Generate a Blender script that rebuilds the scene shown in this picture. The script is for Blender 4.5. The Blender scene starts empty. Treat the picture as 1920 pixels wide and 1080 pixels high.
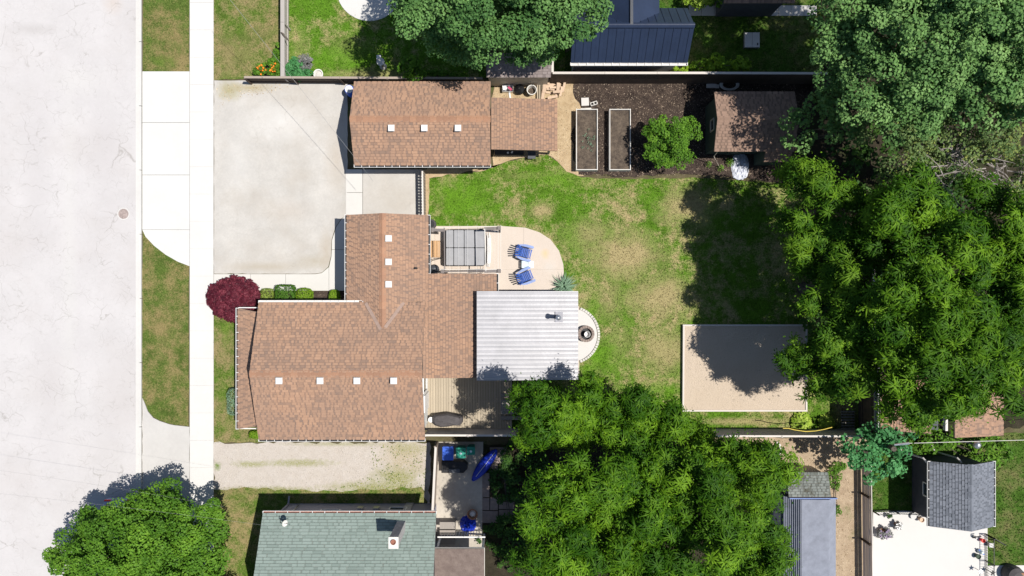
import bpy, math, random
import numpy as np
from mathutils import Vector, Matrix
R = random.Random(7)
NR = np.random.default_rng(11)
C = bpy.context.scene.collection
S = bpy.context.scene

# ------------------------------------------------------------------ camera, sky, sun
HC = 38.2          # height of the drone above the ground
PPM = 33.5         # photo pixels per metre on the ground
cd = bpy.data.cameras.new('camera'); cam = bpy.data.objects.new('camera', cd); C.objects.link(cam)
cam.location = (0, 0, HC); cam.rotation_euler = (0, 0, 0)
cd.lens = 24; cd.sensor_width = 36; cd.clip_end = 3000; cd.clip_start = .1
S.camera = cam
SHX, SHY = -0.45, 0.03      # horizontal shadow run per metre of height
sdir = Vector((SHX, SHY, -1)).normalized()
sun_el = math.asin(-sdir.z); sun_az = math.atan2(-sdir.x, -sdir.y)
W = bpy.data.worlds.new('World'); S.world = W; W.use_nodes = True
nt = W.node_tree; bg = nt.nodes['Background']
sky = nt.nodes.new('ShaderNodeTexSky'); sky.sky_type = 'NISHITA'; sky.sun_disc = False
sky.sun_elevation = sun_el; sky.sun_rotation = sun_az; sky.air_density = 1.0; sky.dust_density = .6
nt.links.new(sky.outputs[0], bg.inputs[0]); bg.inputs[1].default_value = 0.078
sl = bpy.data.lights.new('sun', 'SUN'); sl.energy = 5.0; sl.angle = math.radians(.53); sl.color = (1, .955, .89)
so = bpy.data.objects.new('sun', sl); C.objects.link(so); so.location = (20, 0, 40)
so.rotation_euler = sdir.to_track_quat('-Z', 'Y').to_euler()
S.view_settings.view_transform = 'Standard'; S.view_settings.look = 'None'
S.view_settings.exposure = 0.28; S.view_settings.gamma = 1; S.view_settings.use_curve_mapping = False
S.render.engine = 'CYCLES'

def P(px, py, h=0.0):
    """world point that lies h metres up on the sight line of photo point (px, py)"""
    k = (1 - h / HC) / PPM
    return Vector(((px - 960) * k, (540 - py) * k, h))

# ------------------------------------------------------------------ helpers
def tag(o, label=None, cat=None, group=None, kind=None):
    if label: o['label'] = label
    if cat: o['category'] = cat
    if group: o['group'] = group
    if kind: o['kind'] = kind
    return o

def thing(name, loc, label, cat, group=None, rz=0):
    o = bpy.data.objects.new(name, None); C.objects.link(o)
    o.location = loc; o.rotation_euler = (0, 0, rz); o.empty_display_size = .2
    return tag(o, label, cat, group)

def copy_tree(o, parent=None):
    c = o.copy(); C.objects.link(c)
    if parent: c.parent = parent
    for ch in o.children: copy_tree(ch, c)
    return c

def wloc(o):
    v = Vector((0, 0, 0))
    while o: v = v + o.location; o = o.parent
    return v

class MB:
    """collects verts and faces; col gives each face a colour value"""
    def __init__(s): s.v = []; s.f = []; s.c = []; s.cur = .5
    def add(s, vs, fs, c=None):
        n = len(s.v); s.v += [tuple(v) for v in vs]
        s.f += [tuple(i + n for i in f) for f in fs]; s.c += [s.cur if c is None else c] * len(fs)
        return s
    def box(s, x, y, z, sx, sy, sz, rz=0, c=None, tilt=None):
        m = Matrix.Rotation(rz, 3, 'Z')
        if tilt: m = m @ Matrix.Rotation(tilt[0], 3, tilt[1])
        p = Vector((x, y, z)); vs = []
        for dz in (-.5, .5):
            for dx, dy in ((-.5, -.5), (.5, -.5), (.5, .5), (-.5, .5)):
                vs.append(p + m @ Vector((dx * sx, dy * sy, dz * sz)))
        return s.add(vs, [(3, 2, 1, 0), (4, 5, 6, 7), (0, 1, 5, 4), (1, 2, 6, 5), (2, 3, 7, 6), (3, 0, 4, 7)], c)
    def prism(s, pts, z0, z1, c=None):
        n = len(pts); a = sum(pts[i][0] * pts[(i + 1) % n][1] - pts[(i + 1) % n][0] * pts[i][1] for i in range(n))
        if a < 0: pts = pts[::-1]
        vs = [(p[0], p[1], z0) for p in pts] + [(p[0], p[1], z1) for p in pts]
        return s.add(vs, [tuple(range(n))[::-1], tuple(range(n, 2 * n))] + [(i, (i + 1) % n, n + (i + 1) % n, n + i) for i in range(n)], c)
    def hull(s, bot, top, c=None):
        n = len(bot)
        return s.add(list(bot) + list(top), [tuple(range(n))[::-1], tuple(range(n, 2 * n))] + [(i, (i + 1) % n, n + (i + 1) % n, n + i) for i in range(n)], c)
    def bar(s, a, b, w, h=None, c=None):
        a = Vector(a); b = Vector(b); h = h or w; d = (b - a).normalized()
        up = Vector((0, 0, 1)) if abs(d.z) < .95 else Vector((0, 1, 0))
        x = d.cross(up).normalized(); y = x.cross(d).normalized()
        q = [(-x * w - y * h) / 2, (x * w - y * h) / 2, (x * w + y * h) / 2, (-x * w + y * h) / 2]
        return s.hull([a + k for k in q], [b + k for k in q], c)
    def tube(s, path, r, n=8, c=None, caps=True):
        path = [Vector(p) for p in path]; m = len(path)
        if not hasattr(r, '__len__'): r = [r] * m
        vs = []; fs = []
        for i, p in enumerate(path):
            d = (path[min(i + 1, m - 1)] - path[max(i - 1, 0)]).normalized()
            up = Vector((0, 0, 1)) if abs(d.z) < .9 else Vector((0, 1, 0))
            x = d.cross(up).normalized(); y = x.cross(d)
            for k in range(n):
                a = 2 * math.pi * k / n
                vs.append(p + (x * math.cos(a) + y * math.sin(a)) * r[i])
        for i in range(m - 1):
            for k in range(n):
                fs.append((i * n + k, i * n + (k + 1) % n, (i + 1) * n + (k + 1) % n, (i + 1) * n + k))
        if caps: fs += [tuple(range(n))[::-1], tuple(range((m - 1) * n, m * n))]
        return s.add(vs, fs, c)
    def lathe(s, x, y, prof, n=20, c=None):
        vs = []; fs = []; m = len(prof)
        for r, z in prof:
            for k in range(n):
                a = 2 * math.pi * k / n; vs.append((x + r * math.cos(a), y + r * math.sin(a), z))
        for i in range(m - 1):
            for k in range(n): fs.append((i * n + k, i * n + (k + 1) % n, (i + 1) * n + (k + 1) % n, (i + 1) * n + k))
        fs += [tuple(range(n))[::-1], tuple(range((m - 1) * n, m * n))]
        return s.add(vs, fs, c)
    def build(s, name, mat, parent=None, smooth=False, kind=None, local=False, bevel=0, origin=None):
        me = bpy.data.meshes.new(name)
        off = Vector((0, 0, 0))
        if parent is not None and not local: off = wloc(parent)
        if origin is not None: off = Vector(origin)
        me.from_pydata([(v[0] - off.x, v[1] - off.y, v[2] - off.z) for v in s.v], [], s.f)
        at = me.attributes.new('tone', 'FLOAT', 'FACE'); at.data.foreach_set('value', s.c)
        if smooth: me.polygons.foreach_set('use_smooth', [True] * len(me.polygons))
        me.materials.append(mat); me.update()
        o = bpy.data.objects.new(name, me); C.objects.link(o)
        if parent is not None: o.parent = parent
        elif origin is not None: o.location = off
        if kind: o['kind'] = kind
        if bevel:
            b = o.modifiers.new('bevel', 'BEVEL'); b.width = bevel; b.segments = 2; b.limit_method = 'ANGLE'
        return o

def fast_mesh(name, verts, faces, mat, parent=None, tone=None, kind=None, smooth=False):
    verts = np.asarray(verts, dtype=np.float32).reshape(-1, 3); faces = np.asarray(faces, dtype=np.int32)
    if parent is not None:
        w = wloc(parent); verts = verts - np.array([w.x, w.y, w.z], dtype=np.float32)
    k = faces.shape[1]; me = bpy.data.meshes.new(name)
    me.vertices.add(len(verts)); me.vertices.foreach_set('co', verts.ravel())
    me.loops.add(faces.size); me.loops.foreach_set('vertex_index', faces.ravel())
    me.polygons.add(len(faces)); me.polygons.foreach_set('loop_start', np.arange(0, faces.size, k, dtype=np.int32))
    if tone is not None:
        at = me.attributes.new('tone', 'FLOAT', 'FACE'); at.data.foreach_set('value', np.asarray(tone, dtype=np.float32))
    me.materials.append(mat); me.update(calc_edges=True)
    o = bpy.data.objects.new(name, me); C.objects.link(o)
    if parent is not None: o.parent = parent
    if kind: o['kind'] = kind
    return o

# ------------------------------------------------------------------ materials
def srgb(r, g, b):
    f = lambda c: (c / 255 / 12.92) if c <= 10 else ((c / 255 + .055) / 1.055) ** 2.4
    return (f(r), f(g), f(b), 1)

class NT:
    def __init__(s, name):
        s.m = bpy.data.materials.new(name); s.m.use_nodes = True; s.t = s.m.node_tree
        s.b = s.t.nodes['Principled BSDF']; s.tc = s.t.nodes.new('ShaderNodeTexCoord').outputs['Object']
    def n(s, ty, ins=None, **kw):
        nd = s.t.nodes.new(ty)
        for k, v in kw.items(): setattr(nd, k, v)
        for k, v in (ins or {}).items():
            if hasattr(v, 'is_linked') or isinstance(v, bpy.types.NodeSocket): s.t.links.new(v, nd.inputs[k])
            else: nd.inputs[k].default_value = v
        return nd
    def noise(s, scale, detail=4, rough=.6, vec=None, dist=0):
        return s.n('ShaderNodeTexNoise', {'Vector': vec or s.tc, 'Scale': scale, 'Detail': detail, 'Roughness': rough, 'Distortion': dist}).outputs['Fac']
    def ramp(s, fac, stops, interp='LINEAR'):
        r = s.n('ShaderNodeValToRGB', {'Fac': fac}); cr = r.color_ramp; cr.interpolation = interp
        while len(cr.elements) < len(stops): cr.elements.new(.5)
        for e, (p, c) in zip(cr.elements, stops):
            e.position = p; e.color = c if hasattr(c, '__len__') else (c, c, c, 1)
        return r.outputs[0]
    def mix(s, fac, a, b, blend='MIX'):
        m = s.n('ShaderNodeMix', data_type='RGBA', blend_type=blend)
        for i, v in ((0, fac), (6, a), (7, b)):
            if isinstance(v, bpy.types.NodeSocket): s.t.links.new(v, m.inputs[i])
            else: m.inputs[i].default_value = v
        return m.outputs[2]
    def math(s, op, a, b=0.0, clamp=False):
        m = s.n('ShaderNodeMath', operation=op); m.use_clamp = clamp
        for i, v in ((0, a), (1, b)):
            if isinstance(v, bpy.types.NodeSocket): s.t.links.new(v, m.inputs[i])
            else: m.inputs[i].default_value = v
        return m.outputs[0]
    def spot(s, x, y, rx, ry, soft=.5, warp=.35):
        """soft elliptical stain at world (x, y), broken up by noise"""
        sep = s.n('ShaderNodeSeparateXYZ', {0: s.tc})
        dx = s.math('DIVIDE', s.math('SUBTRACT', sep.outputs[0], x), rx); dy = s.math('DIVIDE', s.math('SUBTRACT', sep.outputs[1], y), ry)
        d = s.math('SQRT', s.math('ADD', s.math('MULTIPLY', dx, dx), s.math('MULTIPLY', dy, dy)))
        d = s.math('ADD', d, s.math('MULTIPLY', s.math('SUBTRACT', s.noise(1.3 / min(rx, ry), 5, .7), .5), warp * 4))
        return s.ramp(d, [(max(0, 1 - soft), 1.0), (1.0, 0.0)])
    def done(s, col=None, rough=.85, bump=None, bd=.02, spec=.3, metal=0):
        if col is not None:
            if isinstance(col, bpy.types.NodeSocket): s.t.links.new(col, s.b.inputs['Base Color'])
            else: s.b.inputs['Base Color'].default_value = col
        if isinstance(rough, bpy.types.NodeSocket): s.t.links.new(rough, s.b.inputs['Roughness'])
        else: s.b.inputs['Roughness'].default_value = rough
        s.b.inputs['Specular IOR Level'].default_value = spec; s.b.inputs['Metallic'].default_value = metal
        if bump is not None:
            bn = s.n('ShaderNodeBump', {'Height': bump, 'Distance': bd, 'Strength': 1.0}); s.t.links.new(bn.outputs[0], s.b.inputs['Normal'])
        return s.m
    def tone(s): return s.n('ShaderNodeAttribute', attribute_name='tone').outputs['Fac']

def c4(r, g, b): return (r, g, b, 1)
def plain(name, c, var=.12, scale=6, rough=.6, spec=.35, metal=0, bd=.004):
    t = NT(name); n1 = t.noise(scale, 5, .65); n2 = t.noise(scale * 9, 3, .6)
    lo = tuple(max(0, x * (1 - var * 1.6)) for x in c[:3]) + (1,); hi = tuple(min(1, x * (1 + var)) for x in c[:3]) + (1,)
    col = t.mix(t.ramp(n1, [(.3, 0.0), (.7, 1.0)]), lo, hi)
    return t.done(col, rough, n2, bd, spec, metal)

def grass_mat(name, green, dry, dryness, spots=(), lush=(), deep=None):
    t = NT(name)
    big = t.noise(.35, 3, .5); mid = t.noise(1.6, 5, .65); fine = t.noise(14, 4, .7); sp = t.noise(55, 2, .6)
    g1 = tuple(x * .62 for x in green[:3]) + (1,); g2 = tuple(x * 1.35 for x in green[:3]) + (1,)
    g = t.mix(t.ramp(fine, [(.33, 0.0), (.68, 1.0)]), g1, g2)
    d1 = tuple(x * .7 for x in dry[:3]) + (1,)
    d = t.mix(t.ramp(fine, [(.35, 0.0), (.65, 1.0)]), d1, dry)
    f = t.math('ADD', t.math('MULTIPLY', big, .45), t.math('MULTIPLY', mid, .55))
    c = .58 - dryness * .22
    f = t.ramp(t.math('ADD', f, t.math('MULTIPLY', t.math('SUBTRACT', fine, .5), .35)), [(c - .07, 0.0), (c + .10, 1.0)])
    dk = t.ramp(t.noise(.9, 4, .65), [(.36, .45), (.52, 0.0)])
    for (x, y, rx, ry, a) in spots:
        f = t.math('MAXIMUM', f, t.math('MULTIPLY', t.spot(x, y, rx, ry, .75), a))
    for (x, y, rx, ry, a) in lush:
        sp_ = t.math('MULTIPLY', t.spot(x, y, rx, ry, .75), a); f = t.math('MULTIPLY', f, t.math('SUBTRACT', 1.0, sp_))
        g = t.mix(t.math('MULTIPLY', sp_, .8), g, t.mix(t.ramp(fine, [(.33, 0.0), (.68, 1.0)]), (green[0] * .95, green[1] * .95, green[2], 1), (green[0] * 1.7, green[1] * 1.75, green[2] * 1.3, 1)))
    g = t.mix(dk, g, tuple(x * .5 for x in green[:3]) + (1,))
    col = t.mix(f, g, d)
    col = t.mix(t.ramp(sp, [(.55, 0.0), (.75, .45)]), col, tuple(x * .4 for x in green[:3]) + (1,))
    return t.done(col, .95, fine, .05, .1)

def ps(px, py): p = P(px, py); return p.x, p.y
GR = c4(.085, .18, .014); GRL = c4(.085, .185, .014); DRY = c4(.40, .325, .165)
def sp(*a): return [ps(x, y) + (rx / PPM, ry / PPM, s) for x, y, rx, ry, s in a]
M = {}
M['lawn_back'] = grass_mat('lawn_back', GR, DRY, .20,
    sp((1170, 480, 95, 65, .95), (1240, 560, 85, 60, .9), (1290, 390, 70, 50, .9), (1240, 655, 65, 65, .8), (1140, 560, 40, 60, .5), (1015, 395, 30, 22, .9),
       (1100, 440, 60, 40, .6), (1160, 640, 40, 60, .35), (1400, 790, 130, 10, .8), (1580, 770, 40, 40, .9), (1000, 330, 130, 10, .25)),
    sp((870, 370, 80, 45, .95), (1060, 335, 80, 26, .8), (1130, 670, 45, 50, .9), (1105, 595, 26, 60, .8), (1290, 745, 40, 22, .5), (1230, 730, 60, 25, .6), (1070, 440, 30, 50, .4)))
M['lawn_top'] = grass_mat('lawn_top', GRL, DRY, .12, sp((700, 140, 120, 14, .6), (655, 90, 50, 30, .25), (560, 90, 20, 60, .3)), sp((650, 105, 90, 30, .5)))
M['lawn_front'] = grass_mat('lawn_front', c4(.09, .15, .022), c4(.29, .235, .11), .38, sp((430, 105, 26, 55, .8), (490, 60, 40, 22, .5), (455, 100, 40, 40, .5)), sp((425, 620, 14, 30, .7)))
M['lawn_verge'] = grass_mat('lawn_verge', c4(.085, .13, .025), c4(.26, .21, .09), .34, sp((335, 80, 18, 30, .5), (310, 620, 30, 60, .4)), sp((310, 115, 30, 16, .8)))
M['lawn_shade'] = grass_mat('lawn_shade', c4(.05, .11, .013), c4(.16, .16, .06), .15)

def concrete(name, base, var=.08, stain=.0, stainc=None, cracks=0, scale=1.0, spots=()):
    t = NT(name)
    n1 = t.noise(.5 * scale, 5, .6); n2 = t.noise(6 * scale, 5, .7); n3 = t.noise(45, 3, .7)
    lo = tuple(x * (1 - var * 2) for x in base[:3]) + (1,); hi = tuple(min(.92, x * (1 + var)) for x in base[:3]) + (1,)
    col = t.mix(t.ramp(t.math('ADD', t.math('MULTIPLY', n1, .6), t.math('MULTIPLY', n2, .4)), [(.32, 0.0), (.66, 1.0)]), lo, hi)
    if stain: col = t.mix(t.math('MULTIPLY', t.ramp(t.noise(.22 * scale, 6, .62), [(.46, 0.0), (.66, 1.0)]), stain), col, stainc)
    for (x, y, rx, ry, a, cc) in spots: col = t.mix(t.math('MULTIPLY', t.spot(x, y, rx, ry, .9, .2), a), col, cc)
    col = t.mix(t.ramp(n3, [(.62, 0.0), (.8, .5)]), col, tuple(x * .86 for x in base[:3]) + (1,))
    bump = n3
    if cracks:
        wv = t.n('ShaderNodeVectorMath', {0: t.tc, 1: t.n('ShaderNodeVectorMath', {0: t.n('ShaderNodeTexNoise', {'Vector': t.tc, 'Scale': 1.1, 'Detail': 5}).outputs['Color'], 1: (1.3, 1.3, 0)}, operation='MULTIPLY').outputs[0]}, operation='ADD').outputs[0]
        for sc, wd, am, thr in ((.55, .010, .5, .50), (1.7, .02, .32, .49), (4.0, .035, .2, .50)):
            v = t.n('ShaderNodeTexVoronoi', {'Vector': wv, 'Scale': sc}, feature='DISTANCE_TO_EDGE').outputs['Distance']
            msk = t.ramp(t.noise(.3 * (1 + sc), 3, .5), [(thr, 0.0), (thr + .08, 1.0)])
            k = t.math('MULTIPLY', t.math('MULTIPLY', t.ramp(v, [(0.0, 1.0), (wd, 0.0)]), msk), am * cracks)
            col = t.mix(k, col, c4(.16, .145, .12))
    return t.done(col, .9, None, 0, .2)

M['road'] = concrete('road', c4(.475, .458, .455), .04, .4, c4(.40, .37, .355), cracks=.9, spots=[ps(60, 55) + (1.8, .45, .5, c4(.36, .34, .33)), ps(150, 150) + (2.2, 1.0, .35, c4(.50, .49, .47)), ps(70, 300) + (1.0, 7, .45, c4(.42, .40, .40)), ps(200, 280) + (1.3, 5, .4, c4(.42, .40, .40)), ps(90, 760) + (1.3, 5, .4, c4(.42, .40, .40)), ps(205, 740) + (1.2, 7, .4, c4(.425, .405, .40)), ps(130, 480) + (.6, 12, .4, c4(.50, .49, .47)), ps(212, 5) + (.7, .9, .5, c4(.45, .38, .33))])
M['curb'] = concrete('curb', c4(.53, .52, .50), .04)
M['sidewalk'] = concrete('sidewalk', c4(.55, .54, .52), .03)
M['apron'] = concrete('apron', c4(.545, .54, .52), .03)
M['apron_old'] = concrete('apron_old', c4(.47, .455, .435), .05)
M['driveway'] = concrete('driveway', c4(.45, .43, .40), .08, .55, c4(.37, .335, .29), cracks=.35, scale=1.6,
    spots=[ps(430, 170) + (.9, .7, .9, c4(.30, .27, .14)), ps(470, 165) + (1.6, .35, .8, c4(.32, .27, .15)), ps(590, 490) + (1.3, .5, .6, c4(.33, .29, .22)), ps(630, 300) + (.8, 2.4, .6, c4(.40, .35, .29)), ps(500, 500) + (3.0, .35, .7, c4(.36, .32, .26)), ps(612, 470) + (.5, 1.4, .6, c4(.36, .31, .25)), ps(545, 395) + (1.6, .9, .4, c4(.37, .32, .27)), ps(450, 300) + (1.0, 3.0, .35, c4(.52, .51, .49)), ps(530, 230) + (2.2, 1.4, .6, c4(.60, .59, .57))])
M['walkway'] = concrete('walkway', c4(.525, .51, .48), .03)
M['patio'] = concrete('patio', c4(.52, .45, .385), .04, .3, c4(.47, .39, .325), spots=[ps(1022, 476) + (.3, .35, .8, c4(.62, .42, .24)), ps(1030, 500) + (.5, .4, .5, c4(.50, .47, .43))])
M['patio_white'] = concrete('patio_white', c4(.54, .52, .495), .02)
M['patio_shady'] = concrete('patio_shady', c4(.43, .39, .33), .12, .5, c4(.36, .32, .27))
M['paver'] = plain('paver', c4(.25, .20, .175), .15, 5, .9)
M['stone'] = plain('stone', c4(.55, .53, .49), .15, 3, .9, bd=.02)

def dirt(name, a, b, c, s=3.0, flecks=.3, grass=0, gc=None, edge=()):
    t = NT(name)
    n1 = t.noise(s, 6, .7); n2 = t.noise(s * 12, 4, .75); n3 = t.noise(.6, 4, .6)
    col = t.mix(t.ramp(n1, [(.35, 0.0), (.65, 1.0)]), a, b)
    col = t.mix(t.ramp(n2, [(.56, 0.0), (.68, flecks)]), col, c)
    col = t.mix(t.ramp(n2, [(.30, .5), (.42, 0.0)]), col, tuple(x * .4 for x in a[:3]) + (1,))
    if grass:
        f = t.math('ADD', t.math('MULTIPLY', n3, .6), t.math('MULTIPLY', n2, .4))
        f = t.ramp(f, [(.60 - grass * .2, 0.0), (.70 - grass * .2, .85)])
        col = t.mix(f, col, gc)
    for (x, y, rx, ry, a_, cc) in edge:
        f = t.math('MULTIPLY', t.spot(x, y, rx, ry, .8, .4), a_); f = t.math('MULTIPLY', f, t.ramp(n2, [(.38, 0.0), (.52, 1.0)]))
        col = t.mix(f, col, cc)
    return t.done(col, .97, t.math('ADD', n2, n1), .05, .1)
M['mulch'] = dirt('mulch', c4(.028, .021, .019), c4(.075, .055, .044), c4(.38, .30, .22), 1.1, .55)
M['bed_soil'] = dirt('bed_soil', c4(.06, .047, .04), c4(.16, .125, .095), c4(.34, .28, .2), 3.5, .5)
M['straw'] = dirt('straw', c4(.40, .29, .17), c4(.52, .40, .25), c4(.62, .52, .36), 2.5, .5)
M['dirt_yard'] = dirt('dirt_yard', c4(.33, .245, .165), c4(.45, .35, .24), c4(.56, .47, .34), 2.5, .5, .12, c4(.09, .14, .03))
gc = c4(.24, .25, .07)
M['gravel_drive'] = dirt('gravel_drive', c4(.48, .43, .38), c4(.52, .475, .43), c4(.42, .36, .30), 2.0, .2,
    edge=[ps(760, 860) + (1.6, 1.6, .8, c4(.40, .33, .20)), ps(740, 895) + (1.8, .8, .9, gc), ps(560, 868) + (2.5, .28, .8, gc), ps(470, 870) + (1.2, .25, .8, gc), ps(408, 874) + (.25, .3, 1, c4(.13, .2, .03)), ps(700, 915) + (3.5, .5, .9, gc), ps(640, 832) + (4, .18, .6, gc), ps(500, 918) + (3.5, .25, .9, gc), ps(765, 840) + (1.4, .5, .5, gc)])
M['sand'] = dirt('sand', c4(.48, .395, .305), c4(.505, .42, .33), c4(.38, .31, .24), 1.2, .25)
M['forest_floor_shade'] = dirt('forest_floor_shade', c4(.028, .024, .016), c4(.05, .042, .028), c4(.12, .1, .07), 2, .3, .4, c4(.03, .055, .012))  # wood soil darkened so that its colour holds the shade under the crowns
M['ground'] = dirt('ground', c4(.09, .075, .04), c4(.14, .12, .07), c4(.2, .18, .1), 2, .3, .35, c4(.07, .12, .02))

def shingle_mat(name, a, b, c, moss=None):
    t = NT(name); tn = t.tone()
    col = t.ramp(tn, [(0.0, a), (.5, b), (1.0, c)])
    g = t.noise(70, 3, .8); w = t.noise(.7, 4, .6)
    col = t.mix(t.ramp(g, [(.35, .28), (.6, 0.0)]), col, tuple(x * .4 for x in a[:3]) + (1,))
    col = t.mix(t.ramp(w, [(.40, .30), (.62, 0.0)]), col, a)
    if moss: col = t.mix(t.ramp(t.noise(2.2, 6, .7), [(.5, 0.0), (.62, .75)]), col, moss)
    return t.done(col, .93, g, .006, .15)
M['shingle_brown'] = shingle_mat('shingle_brown', c4(.20, .145, .118), c4(.345, .212, .142), c4(.435, .268, .178))
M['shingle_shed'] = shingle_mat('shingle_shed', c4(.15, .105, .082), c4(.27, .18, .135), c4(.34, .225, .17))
M['shingle_green'] = shingle_mat('shingle_green', c4(.16, .20, .18), c4(.225, .28, .252), c4(.255, .31, .282))
M['shingle_grey'] = shingle_mat('shingle_grey', c4(.10, .11, .13), c4(.17, .185, .215), c4(.22, .235, .27))
M['shingle_taupe'] = shingle_mat('shingle_taupe', c4(.17, .14, .135), c4(.28, .235, .22), c4(.33, .28, .265))
M['shingle_moss'] = shingle_mat('shingle_moss', c4(.10, .11, .10), c4(.2, .22, .205), c4(.26, .28, .26), moss=c4(.07, .065, .045))
M['felt_roof'] = plain('felt_roof', c4(.20, .215, .26), .12, 2.5, .8)
M['brown_roof'] = dirt('brown_roof', c4(.17, .13, .115), c4(.24, .19, .165), c4(.3, .26, .22), 3, .3)
M['ridge_brown'] = shingle_mat('ridge_brown', c4(.25, .15, .105), c4(.37, .205, .13), c4(.42, .24, .15))
M['underlay'] = plain('underlay', c4(.16, .12, .10), .1, 4, .9)
M['metal_white'] = plain('metal_white', c4(.365, .36, .375), .10, .8, .4, .5)
M['metal_navy'] = plain('metal_navy', c4(.018, .029, .062), .12, .9, .38, .5)
M['metal_charcoal'] = plain('metal_charcoal', c4(.05, .055, .065), .1, 4, .4, .5)
M['steel'] = plain('steel', c4(.5, .51, .53), .08, 5, .3, .5, .8)
M['white'] = plain('white', c4(.68, .67, .655), .04, 4, .5)
M['offwhite'] = plain('offwhite', c4(.62, .60, .56), .06, 3, .6)
M['dark'] = plain('dark', c4(.022, .022, .024), .2, 5, .6)
M['black'] = plain('black', c4(.012, .012, .013), .2, 5, .45)
M['glass'] = plain('glass', c4(.03, .04, .05), .1, 2, .08, .6)
M['siding_grey'] = plain('siding_grey', c4(.27, .265, .32), .06, 2, .65)
M['siding_white'] = plain('siding_white', c4(.66, .66, .64), .04, 2, .6)
M['siding_tan'] = plain('siding_tan', c4(.48, .43, .36), .06, 2, .7)
M['siding_green'] = plain('siding_green', c4(.05, .075, .055), .1, 3, .8)
M['siding_dark'] = plain('siding_dark', c4(.055, .06, .075), .1, 3, .7)
M['brick_red'] = plain('brick_red', c4(.30, .13, .09), .2, 4, .85)

def wood(name, c, var=.3, along='y', rough=.8):
    t = NT(name)
    sc = (14, 1.2, 14) if along == 'y' else (1.2, 14, 14)
    mp = t.n('ShaderNodeMapping', {'Vector': t.tc, 'Scale': sc}).outputs[0]
    n1 = t.noise(1.5, 6, .7, vec=mp); oi = t.n('ShaderNodeObjectInfo').outputs['Random']
    lo = tuple(x * (1 - var) for x in c[:3]) + (1,); hi = tuple(x * (1 + var * .5) for x in c[:3]) + (1,)
    col = t.mix(n1, lo, hi)
    col = t.mix(t.math('MULTIPLY', oi, .4), col, tuple(x * .62 for x in c[:3]) + (1,))
    return t.done(col, rough, n1, .006, .2)
M['deck'] = wood('deck', c4(.42, .355, .265), .25)
M['deck_grey'] = wood('deck_grey', c4(.30, .27, .24), .25)
M['fence_wood'] = wood('fence_wood', c4(.36, .30, .25), .3)
M['fence_grey'] = wood('fence_grey', c4(.42, .39, .36), .25)
M['fence_brown'] = wood('fence_brown', c4(.10, .075, .06), .35)
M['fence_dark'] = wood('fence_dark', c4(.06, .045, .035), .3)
M['fence_cap'] = wood('fence_cap', c4(.62, .57, .52), .12)
M['bench_wood'] = wood('bench_wood', c4(.55, .34, .18), .2)
M['lumber'] = wood('lumber', c4(.58, .43, .31), .2)
M['pergola'] = wood('pergola', c4(.20, .175, .165), .25)
M['blue'] = plain('blue', c4(.035, .10, .38), .25, 6, .45)
M['blue_bin'] = plain('blue_bin', c4(.04, .12, .55), .08, 4, .4)
M['blue_deep'] = plain('blue_deep', c4(.008, .03, .36), .15, 4, .4)
M['green_bin'] = plain('green_bin', c4(.01, .22, .15), .1, 4, .5)
M['tub_cover'] = plain('tub_cover', c4(.30, .30, .31), .07, 2, .75)
M['cover_grey'] = plain('cover_grey', c4(.075, .068, .07), .15, 3, .8)
M['ice'] = plain('ice', c4(.55, .66, .68), .06, 5, .5)
M['bark'] = plain('bark', c4(.12, .10, .08), .35, 8, .95, bd=.03)
M['twig'] = plain('twig', c4(.30, .27, .25), .25, 8, .9)
M['red'] = plain('red', c4(.65, .03, .02), .1, 5, .5)
M['pink'] = plain('pink', c4(.45, .05, .12), .2, 5, .5)
M['orange_flower'] = plain('orange_flower', c4(.75, .22, .015), .2, 9, .7)
M['purple_flower'] = plain('purple_flower', c4(.30, .22, .36), .3, 9, .8)
M['rust'] = plain('rust', c4(.33, .27, .25), .25, 9, .7)
M['terracotta'] = plain('terracotta', c4(.32, .16, .09), .15, 6, .8)
M['yellow'] = plain('yellow', c4(.6, .45, .04), .1, 6, .5)
M['tarp_white'] = plain('tarp_white', c4(.66, .68, .76), .12, 7, .6, bd=.03)
M['car_paint'] = plain('car_paint', c4(.30, .36, .55), .05, 1, .25, .6)
M['fascia_blue'] = plain('fascia_blue', c4(.12, .19, .42), .1, 6, .5)
M['valley'] = plain('valley', c4(.30, .215, .175), .1, 5, .8)
M['chimney'] = plain('chimney', c4(.42, .40, .40), .2, 9, .85)
M['wire_grey'] = plain('wire_grey', c4(.25, .25, .25), .1, 9, .6)
M['zinc'] = plain('zinc', c4(.24, .24, .27), .1, 5, .5)
M['chair_arm_sheen'] = plain('chair_arm_sheen', c4(.20, .27, .50), .1, 6, .45)  # paler than the slats: the sunlit gloss of the arms put into their colour
M['rubber'] = plain('rubber', c4(.02, .02, .02), .2, 6, .8)

def leaf_mat(name, a, b, c, trans=.25, rough=.55, spec=.35):
    t = NT(name); tn = t.tone()
    col = t.ramp(tn, [(0.0, a), (.5, b), (1.0, c)])
    w = t.noise(.9, 3, .6)
    col = t.mix(t.ramp(w, [(.35, .35), (.62, 0.0)]), col, a)
    m = t.done(col, rough, None, 0, min(spec, .14))
    tr = t.n('ShaderNodeBsdfTranslucent'); t.t.links.new(t.mix(1.0, col, c4(1.0, 1.0, .45), 'MULTIPLY'), tr.inputs[0])
    ms = t.n('ShaderNodeMixShader', {0: trans}); out = t.t.nodes['Material Output']
    t.t.links.new(t.b.outputs[0], ms.inputs[1]); t.t.links.new(tr.outputs[0], ms.inputs[2]); t.t.links.new(ms.outputs[0], out.inputs[0])
    return m
M['leaf_bright'] = leaf_mat('leaf_bright', c4(.05, .13, .012), c4(.10, .225, .02), c4(.17, .32, .03))
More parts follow.
